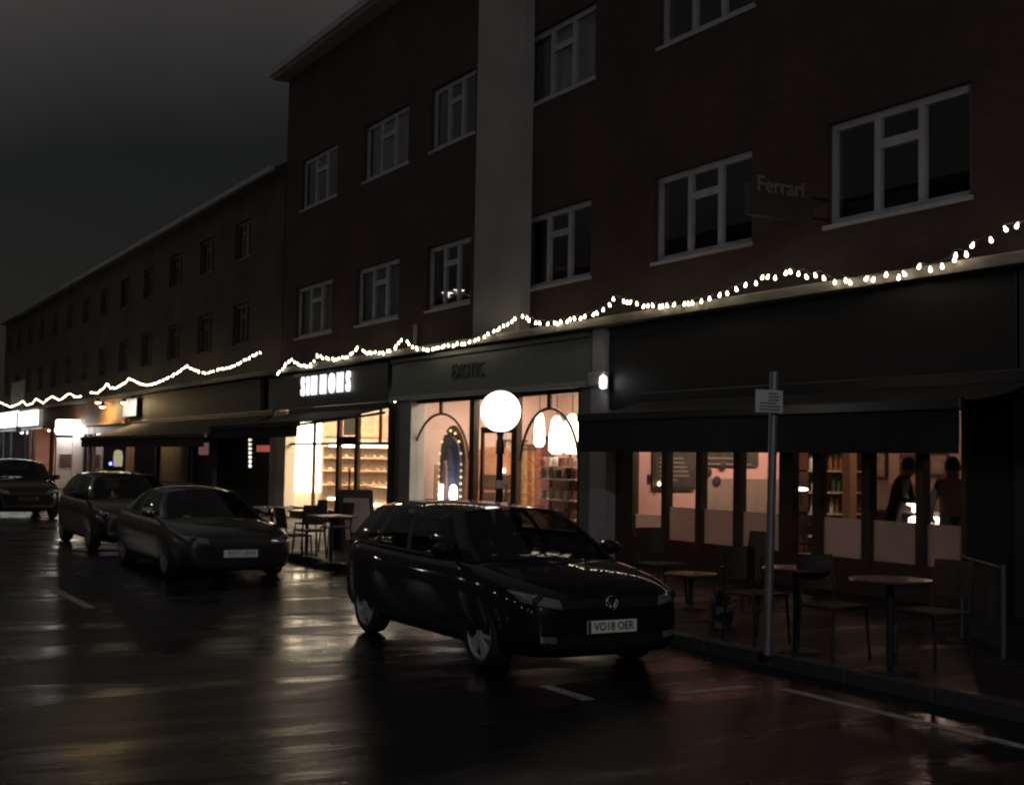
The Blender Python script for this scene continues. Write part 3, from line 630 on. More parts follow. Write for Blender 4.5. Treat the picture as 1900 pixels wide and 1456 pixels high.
bx('mount', (p0.x-.15, 16.95, p1.z-.18), (p1.x+.15, 16.99, p0.z+.2), mat('pale_mount', (.45, .34, .25), .7), pic); bx('picture', (p0.x+.1, 16.935, p1.z), (p1.x-.06, 16.949, p0.z), mat('maroon_picture', (.10, .04, .04), .6, var=.3), pic)
# back bar with lit bits
cb = empty('back_bar', (-12.2, 14.6, .135), label='restaurant counter with small lit glass cases behind the frosted panes', cat='counter')
ca, cbx = PW(1600, 930, 14.3).x, PW(1800, 930, 14.3).x
bx('body', (ca, 14.3, .136), (min(cbx, RX1-.02), 14.9, 1.08), M_TIMBER, cb); bx('worktop', (ca-.05, 14.25, 1.082), (min(cbx, RX1-.01), 14.95, 1.12), M_DADO, cb)
M_CASE = mat('lit_case', (1, .95, .9), .4, emit=(1, .86, .7), es=3.5)
for px, py, w, h in ((1699, 933, .13, .05), (1698, 966, .10, .07), (1727, 966, .06, .09), (1738, 970, .06, .09), (1698, 944, .05, .05), (1486, 907, .12, .03)):
    p = PW(px, py, 14.2); o = empty('table_light', (p.x, 14.2, p.z-h), label='small bright light glowing on the counter inside the restaurant', cat='light', group='small lights in the restaurant')
    put('shade', B().lathe([(w*.6, -h), (w, -h*.5), (w*.9, h*.6), (w*.3, h)], 10, (p.x, 14.2, p.z)).mesh('shade', M_CASE, smooth=True), o)
    put('stem', B().tube([(p.x, 14.2, .14 if p.z < 1.0 else 1.125), (p.x, 14.2, p.z-h)], .012, 6).mesh('stem', M_BLACKMETAL), o)
bs = empty('bottle_rack', (EX+.2, 16.2, .136), label='dim rack of bottles against the pink wall end in the restaurant', cat='shelves')
bx('back_panel', (EX+.035, 15.62, .136), (EX+.06, 16.95, 2.6), mat('rack_back', (.10, .075, .06), .7, var=.3), bs)
for k in range(5): bx('shelf', (EX+.06, 15.62, .5+.38*k), (EX+.38, 16.95, .53+.38*k), M_GOODSH, bs)
for yy in (15.62, 16.92): bx('upright', (EX+.06, yy, .136), (EX+.4, yy+.03, 2.5), M_TIMBER, bs)
bot = [B().lathe([(.036, 0), (.038, .15), (.03, .19), (.013, .23), (.014, .29)], 10).mesh('bottle', m_, smooth=True) for m_ in (mat('green_bottle', (.05, .09, .05), .1), mat('amber_bottle', (.25, .11, .03), .1), mat('clear_bottle', (.5, .48, .44), .1))]
for k in range(1, 5):
    yy = 15.75
    while yy < 16.85:
        i = random.randrange(3); tag(put('bottle', bot[i], loc=(EX+.22, yy, .531+.38*k)), ['green', 'amber', 'clear'][i] + ' glass bottle on the dim restaurant rack, ' + ['second shelf up', 'middle shelf', 'second shelf from the top', 'top shelf'][k-1], 'bottle', 'bottles on the restaurant rack')
        yy += random.uniform(.1, .2)
for k, (px, py, w_, h_) in enumerate(((1585, 862, .5, .5), (1632, 858, .35, .6), (1738, 862, .5, .4))):
    p = PW(px, py, 16.97); o = empty('wall_print', (p.x, 16.97, p.z), label=['small pale print beside the slim column', 'narrow tall print between the column and the square picture', 'small print behind the standing person'][k], cat='picture')
    bx('frame', (p.x-w_/2, 16.965, p.z-h_/2), (p.x+w_/2, 16.99, p.z+h_/2), M_TIMBER, o); bx('print', (p.x-w_/2+.05, 16.955, p.z-h_/2+.05), (p.x+w_/2-.05, 16.964, p.z+h_/2-.05), mat('dull_print', (.28, .24, .2), .7, var=.5, scale=6), o)
for k, yy in enumerate((12.75, 13.9, 15.0)):  # unseen spots added to brighten the pink wall with little spill outside
    o = empty('added_wall_spot', (EX+1.3, yy, 2.9), label='added unseen spotlight brightening the pink restaurant wall', cat='spotlight', group='added spotlights on the pink wall')
    put('head', B().lathe([(.03, .1), (.06, .06), (.065, -.06), (.05, -.055)], 12, (EX+1.3, yy, 2.88)).mesh('head', M_BLACKMETAL, smooth=True), o)
    ld = bpy.data.lights.new('spot_light', 'SPOT'); ld.energy = (95, 80, 60)[k]; ld.spot_size = math.radians(105); ld.spot_blend = .8; ld.color = (1, .74, .60); ld.shadow_soft_size = .05
    lo = bpy.data.objects.new('spot_light', ld); COL.objects.link(lo); lo.location = (EX+1.3, yy, 2.79); lo.rotation_euler = Vector((-1.3, .25, -1.35)).to_track_quat('-Z', 'Y').to_euler()
    lo.parent = o; lo.matrix_parent_inverse = WM(o).inverted()
for xx, yy, col in ((-16.6, 15.4, (1, .6, .45)), (-14.6, 15.9, (1, .62, .46)), (-12.3, 16.2, (1, .68, .5))):
    o = empty('ceiling_pendant', (xx, yy, 2.6), label='warm pendant lamp hanging in the dim restaurant', cat='lamp', group='restaurant pendants')
    put('bulb', B().lathe([(.02, -.1), (.09, -.05), (.1, .02), (.04, .1)], 12, (xx, yy, 2.66)).mesh('bulb', mat('pendant_%d' % int(-xx), (1, .9, .7), .4, emit=col, es=50 if xx < -16 else (50 if xx < -14 else 50)), smooth=True), o)
    put('cord', B().tube([(xx, yy, 2.76), (xx, yy, 2.995)], .008, 6).mesh('cord', M_CABLE), o)

# ---- dark shop beside the restaurant
bx('end_post', (X12(1801, GY), GY-.07, .115), (RX1+.02, GY+.07, 2.62), M_BLACK, rs)
ds = empty('dark_shop', (-6, YS, .115), label='unlit dark shopfront beside the restaurant', cat='shop')
bx('fascia', (RX1+.05, YS-.1, 2.7), (B1X1, YS+.1, 3.98), M_NAVY, ds, bevel=.01)
bx('pilaster', (RX1+.02, YS-.14, .1), (RX1+.45, YS+.25, 2.69), M_NAVY, ds)
bx('stall_riser', (RX1+.46, GY-.06, .11), (B1X1, GY+.06, .6), M_NAVY, ds)
for k in range(3):
    xx = RX1+.5+k*2.4; bx('pane', (xx, GY, .6), (xx+2.3, GY+.008, 2.69), M_GLASS, ds); bx('mullion', (xx+2.3, GY-.05, .6), (xx+2.4, GY+.05, 2.69), M_NAVY, ds)
bx('side_wall', (RX1+.12, GY+.07, .1), (RX1+.16, 14.49, 2.69), M_DARKROOM, ds)
bx('interior_wall', (RX1+.15, 14.5, .1), (B1X1, 14.6, 3.0), M_DARKROOM, ds)

# ---- awnings
def awning(x0, x1, yw, zw, yf, zf, drop, m, label, arms=True):
    o = empty('awning', ((x0+x1)/2, yw, zw), label=label, cat='awning'); n = 10; vs = []; fs = []
    for i in range(n+1):
        t = i/n; vs += [(x0, yw+(yf-yw)*t, zw+(zf-zw)*t-.05*math.sin(PI*t)), (x1, yw+(yf-yw)*t, zw+(zf-zw)*t-.05*math.sin(PI*t))]
    b = B().add(vs, [(2*i, 2*i+1, 2*i+3, 2*i+2) for i in range(n)]); b.add([(v[0], v[1], v[2]-.015) for v in vs], [(2*i, 2*i+2, 2*i+3, 2*i+1) for i in range(n)])
    put('canopy', b.mesh('canopy', m, smooth=True), o)
    bx('front_bar', (x0-.03, yf-.06, zf-.1), (x1+.03, yf+.03, zf+.03), M_BLACKMETAL if m is M_CANVAS else M_TIMBER, o, bevel=.015)
    k = int((x1-x0)/.06); vs = []
    for i in range(k+1): x = x0+(x1-x0)*i/k; y = yf-.02+.012*math.sin(i*.9); vs += [(x, y, zf-.1), (x, y+.01*math.sin(i*.4), zf-.1-drop)]
    put('valance', B().add(vs, [(2*i, 2*i+2, 2*i+3, 2*i+1) for i in range(k)]).mesh('valance', m, smooth=True), o)
    put('cassette', B().box((x0, yw-.02, zw-.02), (x1, yw+.12, zw+.14)).mesh('cassette', M_BLACKMETAL, bevel=.02), o)
    if arms:
        for xx in (x0+.15, x1-.15):
            put('arm', B().tube([(xx, yw, zw-.12), (xx+(.0), (yw+yf)/2, (zw+zf)/2-.1), (xx, yf, zf-.06)], .03, 8).mesh('arm', M_BLACKMETAL, smooth=True), o)
    return o
ra = PW(1076, 838, 10.75); rb_ = PW(1784, 832, 10.75)
awning(ra.x, rb_.x, YS-.1, 2.72, 10.75, 2.46, .46, M_CANVAS, 'wide black awning with a deep valance over the restaurant doors')
aw = awning(-33.4, -26.85, YS-.1, 2.9, 9.8, 2.5, .22, M_CANVAS, 'black awning pulled out below the bakery sign')
# ---- shops further down the terrace
M_BARW = mat('bar_timber', (.16, .08, .035), .6, var=.3, scale=4)
def X12b(px): return PW(px, 780, YS).x
awning(PW(152, 810, 10.0).x, PW(385, 800, 10.0).x-.2, YS-.1, 2.9, 10.0, 2.32, .25, M_CANVAS2, 'brown awning below the warmly lit bar sign')
br = empty('bar_shop', (-50, YS, .115), label='timber bar front with a warm spotlit sign board', cat='bar')
bx('fascia', (X12b(350), YS-.08, 2.95), (-44.2, YS+.08, 3.95), M_NAVY, br) if X12b(350) < -44.2 else None
bx('sign_board', (X12(161), YS-.10, 3.05), (X12(236), YS+.08, 4.0), mat('bar_sign_board', (.36, .20, .08), .6, var=.25, scale=2), br, bevel=.01)
bx('sign_rail', (X12(161), YS-.24, 2.95), (X12(236), YS-.101, 3.06), mat('bar_rail', (.5, .30, .1), .5), br)
bx('plain_fascia', (X12(236)+.02, YS-.06, 2.95), (-36.0, YS+.08, 3.98), mat('dull_fascia', (.05, .047, .045), .6, var=.2), br)
M_SPOT = mat('spot_glow', (1, .8, .5), .4, emit=(1, .68, .32), es=420)
for k, (px, py) in enumerate([(182, 744), (190, 752), (230, 744)]):
    p = PW(px, py, YS-.5); o = empty('sign_spotlight', tuple(p), label='glowing swan neck spotlight above the bar sign', cat='spotlight', group='spotlights over the bar sign')
    put('arm', B().tube([(p.x, YS-.1, p.z+.15), (p.x, YS-.4, p.z+.2), tuple(p+Vector((0, -.02, .07)))], .015, 6).mesh('arm', M_BLACKMETAL), o)
    put('head', B().lathe([(.04, .1), (.08, .06), (.15, -.05)], 12, tuple(p)).mesh('head', M_BLACKMETAL, smooth=True), o)
    put('lamp', B().lathe([(.02, -.12), (.10, -.09), (.12, -.052)], 12, tuple(p)).mesh('lamp', M_SPOT, smooth=True), o)
p = PW(249, 754, YS-.2); o = empty('blue_white_sign', tuple(p), label='small pale blue lit box sign beside the bar sign', cat='light sign')
bx('face', (X12(237), YS-.22, p.z-.36), (X12(262), YS-.205, p.z+.3), mat('pale_blue_face', (.7, .8, .85), .4, emit=(.75, .85, .9), es=.5), o); bx('case', (X12(237)-.02, YS-.204, p.z-.38), (X12(262)+.02, YS-.07, p.z+.32), M_BLACKMETAL, o)
# bar front below its awning
room('bar', X12(150), X12(345), GY+.05, 15.5, 2.9, mat('bar_wall', (.10, .07, .06), .8, var=.2), M_TILE, br)
fr = B()
for px in (160, 170, 232, 240, 286, 345): fr.box((X12(px)-.12, GY-.06, .11), (X12(px)+.12, GY+.06, 2.9))
fr.box((X12(150), GY-.05, .11), (X12(345), GY+.05, .7)); fr.box((X12(150), GY-.05, 2.6), (X12(345), GY+.05, 2.9))
put('window_frame', fr.mesh('window_frame', mat('mauve_timber', (.16, .11, .11), .5, var=.2)), br)
for a, b in ((170, 232), (240, 286), (286, 345)): bx('pane', (X12(a)+.13, GY-.004, .7), (X12(b)-.13, GY+.004, 2.6), M_GLASS, br)
p = PW(205, 860, 12.9); o = empty('blue_lamp', tuple(p), label='small bright blue light in the bar window', cat='lamp')
put('glow', B().lathe([(.02, -.08), (.06, -.04), (.06, .04), (.02, .08)], 10, tuple(p)).mesh('glow', mat('blue_glow', (.3, .3, 1), .4, emit=(.10, .14, 1), es=16), smooth=True), o); put('stem', B().tube([(p.x, p.y, .14), (p.x, p.y, p.z-.12)], .03, 6).mesh('stem', M_BLACKMETAL), o)
p = PW(219, 848, 12.9); o = empty('wall_lantern', tuple(p), label='cream lantern glowing beside the blue light in the bar', cat='lamp')
put('shade', B().lathe([(.18, -.4), (.2, 0), (.17, .25), (.07, .32)], 10, tuple(p)).mesh('shade', mat('cream_lantern', (.9, .8, .6), .5, emit=(1, .85, .55), es=.75), smooth=True), o); put('stem', B().tube([(p.x, p.y, p.z+.32), (p.x, p.y, 2.89)], .02, 6).mesh('stem', M_BLACKMETAL), o)
p = PW(262, 855, 13.4); o = empty('curtained_lamp', tuple(p), label='dim yellow lit drape in the second bar window', cat='curtain')
vs = []
for i in range(25):
    x = X12(240)+.3+(X12(286)-X12(240)-.6)*i/24; vs += [(x, 13.2+.08*math.sin(i*1.3), .72), (x, 13.2+.08*math.sin(i*1.3), 2.55)]
put('drape', B().add(vs, [(2*i, 2*i+2, 2*i+3, 2*i+1) for i in range(24)]).mesh('drape', mat('yellow_drape', (.42, .34, .2), .8, var=.2), smooth=True), o)
bx('rail', (X12(240)+.2, 13.15, 2.56), (X12(286)-.2, 13.2, 2.6), M_BLACKMETAL, o)
tag(bx('ceiling_light', (X12(280), 12.6, 2.80), (X12(240), 12.9, 2.86), mat('bar_ceiling_light', (1, .9, .7), .4, emit=(1, .74, .42), es=5)), 'ceiling light over the yellow drape in the bar', 'ceiling light')
# unlit shop with a door under the second awning, next to the bakery
us = empty('shuttered_shop', (-40, YS, .115), label='dark unlit shopfront between the bar and the bakery', cat='shop')
bx('wall_panel', (X12(347), GY-.02, .11), (-36.9, GY+.1, 2.94), M_BLACK, us)
da, db = X12(352), X12(398)
dr = B()
for q in [((da,GY-.1,.12),(da+.35,GY-.021,2.5)), ((db-.35,GY-.1,.12),(db,GY-.021,2.5)), ((da+.35,GY-.1,2.2),(db-.35,GY-.021,2.5)), ((da+.35,GY-.1,.12),(db-.35,GY-.021,.5))]: dr.box(*q)
do = put('door', dr.mesh('door', M_GREYRENDER), us); bx('door_panel', (da+.35, GY-.05, .5), (db-.35, GY-.03, 2.2), M_NAVY, do); bx('pink_notice', (da+.9, GY-.07, 1.75), (db-.9, GY-.051, 2.15), mat('pink_card', (.55, .28, .26), .7, emit=(1, .45, .42), es=.12), do)
bx('side_panel', (-36.85, GY-.08, .11), (-35.5, GY+.1, 2.94), mat('side_brown', (.03, .022, .016), .6, var=.3), us)
p0, p1 = PW(476, 826, GY-.12), PW(500, 838, GY-.12)
tag(bx('red_plaque', (p0.x, GY-.12, p1.z), (p1.x, GY-.082, p0.z), mat('red_plaque', (.5, .10, .08), .5, emit=(1, .22, .16), es=.3), bevel=.01), 'small red lit plaque beside the bakery pilaster', 'sign')
p0, p1 = PW(464, 816, YS-.5), PW(464, 864, YS-.5)
ps = empty('light_stick', (p0.x, YS-.5, p1.z), label='thin vertical stick of white lights hanging under the dark awning', cat='light')
put('rod', B().tube([tuple(p0+Vector((0, 0, .5))), tuple(p1)], .02, 6).mesh('rod', M_BLACKMETAL), ps)
for k in range(7):
    q = p0.lerp(p1, k/6); put('bulb', B().lathe([(.02, -.05), (.05, 0), (.02, .05)], 8, tuple(q)).mesh('bulb', mat('stick_glow', (1, .95, .9), .4, emit=(1, .9, .75), es=1.6 if k < 6 else 1.6), smooth=True), ps)
# light box shop
lb = empty('light_box_sign', (X12(131), YS-.8, 2.9), label='rounded glowing white projecting light box above a white doorway', cat='light sign')
LX = -62.0
q0, q1 = PX(104, 778, LX), PX(157, 807, LX)
M_BOXG = mat('light_box_glow', (1, .97, .9), .4, emit=(1, .92, .86), es=10)
put('box', B().box((LX-.12, q0.y, q1.z), (LX+.12, q1.y, q0.z)).mesh('box', M_BOXG, bevel=.07), lb); bx('bracket', (LX-.03, q1.y+.002, q0.z-.3), (LX+.03, YS+.3, q0.z-.22), M_BLACKMETAL, lb)
wd = empty('white_doorway', (LX, YS, .115), label='white painted shop side panel with a small notice grille', cat='doorway')
wa, wb = PX(104, 850, LX-.6), PX(156, 850, LX-.6)
M_WP = mat('white_panel', (.75, .70, .70), .6, var=.06)
bx('panel', (LX-.66, wa.y, .115), (LX-.6, wb.y, PX(130, 812, LX-.6).z), M_WP, wd)
g0, g1 = PX(110, 842, LX-.55), PX(133, 867, LX-.55)
gr = bx('grille', (LX-.598, g0.y, g1.z), (LX-.57, g1.y, g0.z), mat('mauve_grille', (.32, .25, .26), .6), wd)
for k in range(5): z = g1.z + (g0.z-g1.z)*(k+.5)/5; bx('slat', (LX-.569, g0.y+.05, z-.04), (LX-.55, g1.y-.05, z+.03), mat('dark_slat', (.1, .08, .08), .6), gr)
bx('pillar', (LX-.59, wb.y-.55, .115), (LX-.45, wb.y-.1, 2.85), M_WP, wd)
# pink lit shop and the white signed shop at the far end
pk = empty('pink_lit_shop', (-70, YS, .115), label='small shop with a pinkish lit window beside the light box', cat='shop')
bx('fascia', (X12(80), YS-.05, 3.0), (X12(160)-.1, YS+.1, 3.98), M_BARW, pk); room('pink', X12(52), X12(100), GY+.05, 15.0, 3.0, mat('salmon_wall', (.6, .36, .3), .7, var=.2, scale=1), M_TILE, pk)
fr = B()
for px in (50, 58, 92, 102): fr.box((X12(px)-.3, GY-.06, .11), (X12(px)+.3, GY+.06, 3.0))
fr.box((X12(50), GY-.05, .11), (X12(102), GY+.05, .5)); put('window_frame', fr.mesh('window_frame', M_TIMBER), pk)
bx('pane', (X12(58)+.3, GY, .5), (X12(92)-.3, GY+.008, 3.0), M_GLASS, pk)
tag(bx('ceiling_light', (X12(60), 12.8, 2.9), (X12(88), 13.4, 2.96), mat('pink_ceiling_light', (1, .9, .8), .4, emit=(1, .7, .58), es=16)), 'ceiling light in the small pink shop', 'ceiling light')
ws = empty('white_sign_shop', (-80, YS, .115), label='shop under a blown out white lit sign at the end of the terrace', cat='shop')
M_WSIGN = mat('white_sign_glow', (1, 1, 1), .4, emit=(.96, 1, .96), es=2.6)
z0, z1 = PW(40, 790, YS-.3).z, PW(40, 764, YS-.3).z
bx('sign_panel', (-90, YS-.3, z0), (X12(41), YS-.12, z1+.1), M_WSIGN, ws); bx('sign_panel', (X12(43), YS-.3, z0), (X12(75), YS-.12, z1), M_WSIGN, ws)
bx('sign_divider', (X12(41)+.01, YS-.34, z0-.3), (X12(43)-.01, YS-.1, z1), M_BLACKMETAL, ws)
room('whiteshop', -90, X12(48), GY+.05, 15.5, 3.0, mat('cold_wall', (.4, .45, .45), .7, var=.2), M_TILE, ws)
fr = B()
for px in (2, 16, 42): fr.box((X12(px)-.25, GY-.06, .11), (X12(px)+.25, GY+.06, 3.0))
fr.box((-90, GY-.05, .11), (X12(48), GY+.05, .7)); put('window_frame', fr.mesh('window_frame', M_NAVY), ws)
bx('pane', (-90, GY-.004, .7), (X12(42)-.26, GY+.004, 3.0), M_GLASS, ws)
tag(bx('ceiling_light', (-86, 13, 2.88), (-78, 13.5, 2.95), mat('cold_ceiling_light', (1, 1, 1), .4, emit=(.85, 1, .95), es=16)), 'cold ceiling light in the shop under the white sign', 'ceiling light')
ff = empty('display_fridge', (X12(36), 14.5, .135), label='bright white display fridge inside the shop under the white sign', cat='fridge')
bx('body', (X12(26), 14.6, .136), (X12(40), 15.3, 2.3), M_WP, ff); bx('lit_interior', (X12(27), 14.585, .4), (X12(39), 14.599, 2.1), mat('fridge_glow', (1, 1, 1), .4, emit=(.85, .95, 1), es=2.2), ff)
for k in range(3): bx('shelf', (X12(27), 14.4, .7+.45*k), (X12(39), 14.58, .74+.45*k), M_NAVY, ff)

# ------------------------------------------------------------------ hanging sign above the restaurant
hx = -13.2
s0, s1 = PX(1384, 338, hx), PX(1503, 415, hx)
hs = empty('hanging_sign', (hx, YW, s1.z), label='dim dark hanging sign board with pale lettering between two flat windows', cat='hanging sign')
bd = bx('board', (hx-.04, s0.y, s1.z), (hx+.04, s1.y, s0.z), mat('dark_sign_board', (.055, .045, .045), .6, var=.2), hs, bevel=.01)
put('lettering', text_mesh('Ferrari', .30, .006, .004, 1.0, mat('dull_cream_lettering', (.20, .19, .185), .6)), hs, True, loc=(hx+.047, (s0.y+s1.y)/2, s1.z+.42), rot=RX)
for z in (s0.z-.08, s1.z+.08): bx('bracket', (hx-.015, s1.y+.002, z-.015), (hx+.015, YW, z+.015), M_BLACKMETAL, hs)

# ------------------------------------------------------------------ globe lamp on its black post
g = PW(929, 763, 7.95); gr_ = 38*(g-Vector((0, 0, HCAM))).dot(CF)/FPX
gl = empty('globe_lamp', (g.x, 7.95, .115), label='blown out white globe lamp on a slim black post behind the car', cat='street lamp')
n = 20
put('globe', B().lathe([(gr_*.97*math.sin(PI*(k+.15)/(n+.3))+.002, -gr_*math.cos(PI*(k+.15)/(n+.3))) for k in range(n+1)], 28, (g.x, 7.95, g.z)).mesh('globe', mat('globe_glow', (1, .95, .9), .3, emit=(1, .93, .86), es=5), smooth=True, angle=80), gl)
zt = PW(926, 812, 7.95).z
put('collar', B().lathe([(.03, zt-.22), (.055, zt-.2), (.05, zt-.05), (.035, zt), (.06, g.z-gr_+.02)], 12, (g.x, 7.95, 0)).mesh('collar', M_BLACKMETAL, smooth=True), gl)
put('post', B().lathe([(.11, .115), (.11, .5), (.062, .55), (.05, 1.0), (.04, zt-.22)], 14, (g.x, 7.95, 0)).mesh('post', M_BLACKMETAL, smooth=True), gl)
zb_ = PW(926, 898, 7.95).z
put('white_band', B().lathe([(.054, zb_-.05), (.056, zb_+.05)], 14, (g.x, 7.95, 0)).mesh('white_band', mat('white_band', (.8, .78, .72), .4)), gl)

# ------------------------------------------------------------------ parking sign
pp = PG(1424, 1215, .115); px_ = pp.x
sp = empty('parking_sign', (px_, pp.y, .115), label='pale parking plate on a slim grey steel pole at the kerb', cat='sign')
tp = PX(1437, 690, px_)
put('pole', B().tube([(px_, pp.y, .115), (px_, tp.y, tp.z)], .038, 12).mesh('pole', M_STEEL, smooth=True), sp)
a, b = PX(1403, 722, px_+.06), PX(1453, 767, px_+.06)
plt_ = bx('plate', (px_+.05, a.y, b.z), (px_+.058, b.y, a.z), mat('sign_plate_white', (.66, .66, .67), .5, var=.08), sp, bevel=.002)
M_INK = mat('sign_ink', (.10, .10, .11), .6)
for k in range(7):
    z = a.z-.03-k*.028; y0 = a.y+(.14 if k < 3 else .04); y1 = b.y-random.uniform(.03, .07)
    bx('text_line', (px_+.0585, y0, z-.006), (px_+.0592, y1, z+.006), M_INK, plt_)
for z in (a.z-.05, b.z+.05): bx('clip', (px_-.045, tp.y-.05, z-.012), (px_+.049, tp.y+.05, z+.012), M_STEEL, sp)

# ------------------------------------------------------------------ street lamps on the far pavement
def street_lamp(x, y, label, heads=1, watts=1500, col=(1, .95, .9)):
    o = empty('street_lamp', (x, y, .115), label=label, cat='street lamp', group='street lamps across the road')
    put('pole', B().tube([(x, y, .115), (x, y, 1.2), (x, y, 9.9)], [.1, .085, .05], 12).mesh('pole', M_STEEL, smooth=True), o)
    for k in range(heads):
        dx = (k-(heads-1)/2)*1.3
        put('arm', B().tube([(x, y, 9.85), (x+dx*.6, y+.5, 10.2), (x+dx, y+1.2, 10.3)], .035, 8).mesh('arm', M_STEEL, smooth=True), o)
        h = bx('head', (x+dx-.15, y+1.1, 10.24), (x+dx+.15, y+1.75, 10.36), M_STEEL, o, bevel=.04)
        bx('lens', (x+dx-.12, y+1.2, 10.20), (x+dx+.12, y+1.7, 10.239), mat('lamp_lens', (1, .95, .9), .3, emit=(1, .95, .9), es=20), h, bevel=.01)
        ld = bpy.data.lights.new('lamp_light', 'POINT'); ld.energy = watts; ld.shadow_soft_size = .09; ld.color = col
        lo = bpy.data.objects.new('lamp_light', ld); COL.objects.link(lo); lo.location = (x+dx, y+1.45, 10.08)
        lo.parent = o; lo.matrix_parent_inverse = WM(o).inverted()
street_lamp(-58.3, -5.8, 'double headed street lamp across the road', 2, 130, (1, .95, .86))
street_lamp(-33.6, -6.2, 'single street lamp across the road', 1, 30)
street_lamp(12, -6.4, 'street lamp behind the viewpoint', 1, 1900, (.93, .91, 1))

ob = empty('opposite_building', (-20, -10, 0), label='dark brick parade across the road with small wall lanterns', cat='building')
oh = [(-60+k*5.0, -58+k*5.0, z_, z_+1.4) for k in range(16) for z_ in (4.9, 8.2)]
ow = wall_mesh(-75, 25, 0, 11.5, -10, oh, -.3); put('wall', ow.mesh('wall', M_BRICK), ob)
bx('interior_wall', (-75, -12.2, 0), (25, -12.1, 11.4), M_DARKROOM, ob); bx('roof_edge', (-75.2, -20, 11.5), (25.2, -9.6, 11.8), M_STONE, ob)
for h in oh: bx('pane', (h[0], -10.12, h[2]), (h[1], -10.11, h[3]), M_GLASS, ob)
M_LANT = mat('lantern_glow', (1, .95, .88), .4, emit=(1, .93, .84), es=45)
for k in range(13):
    xx = -46 + k*4.6; zz = 2.7 + (.5 if k % 3 == 0 else 0)
    o = empty('wall_lantern', (xx, -9.9, zz), label='small glowing wall lantern on the parade across the road', cat='lamp', group='lanterns across the road')
    put('globe', B().lathe([(.01, -.09), (.07, -.06), (.09, 0), (.07, .06), (.01, .09)], 12, (xx, -9.7, zz)).mesh('globe', M_LANT, smooth=True), o); bx('bracket', (xx-.02, -9.99, zz+.09), (xx+.02, -9.66, zz+.12), M_BLACKMETAL, o)

# ------------------------------------------------------------------ cars
M_TYRE = mat('tyre_rubber', (.012, .012, .012), .75); M_RIM = mat('silver_rim', (.55, .55, .56), .35, .25); M_RIMD = mat('grey_rim', (.25, .25, .26), .4, .25)
M_CARGLASS = glass('car_glass', (.32, .34, .34), .02); M_TRIM = mat('black_trim', (.01, .01, .011), .5); M_CHROME = mat('chrome', (.7, .7, .72), .12, 1)
M_LENS = mat('headlamp_lens', (.22, .23, .25), .06, .4, coat=1); M_LAMPIN = mat('headlamp_reflector', (.75, .76, .8), .1, 1); M_SEAT = mat('seat_cloth', (.03, .03, .032), .9)
M_PLATE_Y = mat('plate_cream', (.93, .93, .78), .45); M_PLATE_W = mat('plate_white', (.93, .92, .90), .45); M_PLATEINK = mat('plate_ink', (.015, .015, .02), .6); M_PLATEGREY = mat('plate_faded_ink', (.30, .29, .31), .6); M_EU = mat('plate_blue', (.02, .06, .12), .5)
def paint(name, col): return mat(name, col, .55, 0, coat=.8, spec=.15)
def lerp(a, b, t): return a+(b-a)*t
def grid_mesh(name, f, nu, nv, m, thick=0):
    bm = bmesh.new(); vs = [[bm.verts.new(f(i/nu, j/nv)) for j in range(nv+1)] for i in range(nu+1)]
    for i in range(nu):
        for j in range(nv): bm.faces.new((vs[i][j], vs[i+1][j], vs[i+1][j+1], vs[i][j+1]))
    bmesh.ops.recalc_face_normals(bm, faces=bm.faces)
    if thick: bmesh.ops.solidify(bm, geom=bm.faces[:], thickness=thick)
    me = bpy.data.meshes.new(name); bm.to_mesh(me); bm.free(); me.shade_smooth(); me.set_sharp_from_angle(angle=math.radians(50)); me.materials.append(m)
    return me
def eval_mesh(o):
    dg = bpy.context.evaluated_depsgraph_get(); return bpy.data.meshes.new_from_object(o.evaluated_get(dg))
def wheel_meshes(r, w, rimm, spokes):
    ty = B().lathe([(r*.78, -w/2), (r*.9, -w/2), (r*.985, -w*.36), (r, -w*.2), (r, w*.2), (r*.985, w*.36), (r*.9, w/2), (r*.78, w/2)], 36, axis='y')
    ty.f = [q for q in ty.f if len(q) == 4]; n = 36; k = 7*n
    ty.f += [(i, (i+1) % n, k+(i+1) % n, k+i) for i in range(n)]
    rm = B(); rm.lathe([(r*.78, -w*.46), (r*.78, -w*.30), (r*.68, -w*.25), (r*.70, -w*.46)], 36, axis='y')
    rm.f = [q for q in rm.f if len(q) == 4]
    disc = B().lathe([(r*.55, .0), (r*.69, .0)], 28, axis='y')
    for s in range(spokes):
        a = 2*PI*s/spokes+.3
        for da in (-.16, .16):
            u = Vector((math.cos(a+da*.4), 0, math.sin(a+da*.4))); v = Vector((math.cos(a+da), 0, math.sin(a+da))); t = Vector((-math.sin(a+da), 0, math.cos(a+da)))
            p0 = u*r*.12; p1 = v*r*.74; wd = .022
            y0, y1 = -w*.44, -w*.30
            vs = []
            for p, ww in ((p0, wd*1.1), (p1, wd*1.5)):
                for yy in (y0, y1):
                    for sg in (-1, 1): q = p+t*ww*sg; vs.append((q.x, yy+(.012 if p is p1 else 0), q.z))
            rm.add(vs, [(0,1,5,4), (2,6,7,3), (0,4,6,2), (1,3,7,5), (4,5,7,6), (0,2,3,1)])
    rm.lathe([(r*.16, -w*.46), (r*.2, -w*.40), (r*.2, -w*.28)], 18, axis='y')
    back = B().lathe([(r*.5, 0), (r*.69, 0)], 24, axis='y')
    dk = B().lathe([(r*.77, -.02), (r*.77, .02)], 24, axis='y')
    return ty.mesh('tyre', M_TYRE, smooth=True), rm.mesh('rim', rimm, smooth=True), dk.mesh('brake_disc', M_TRIM)
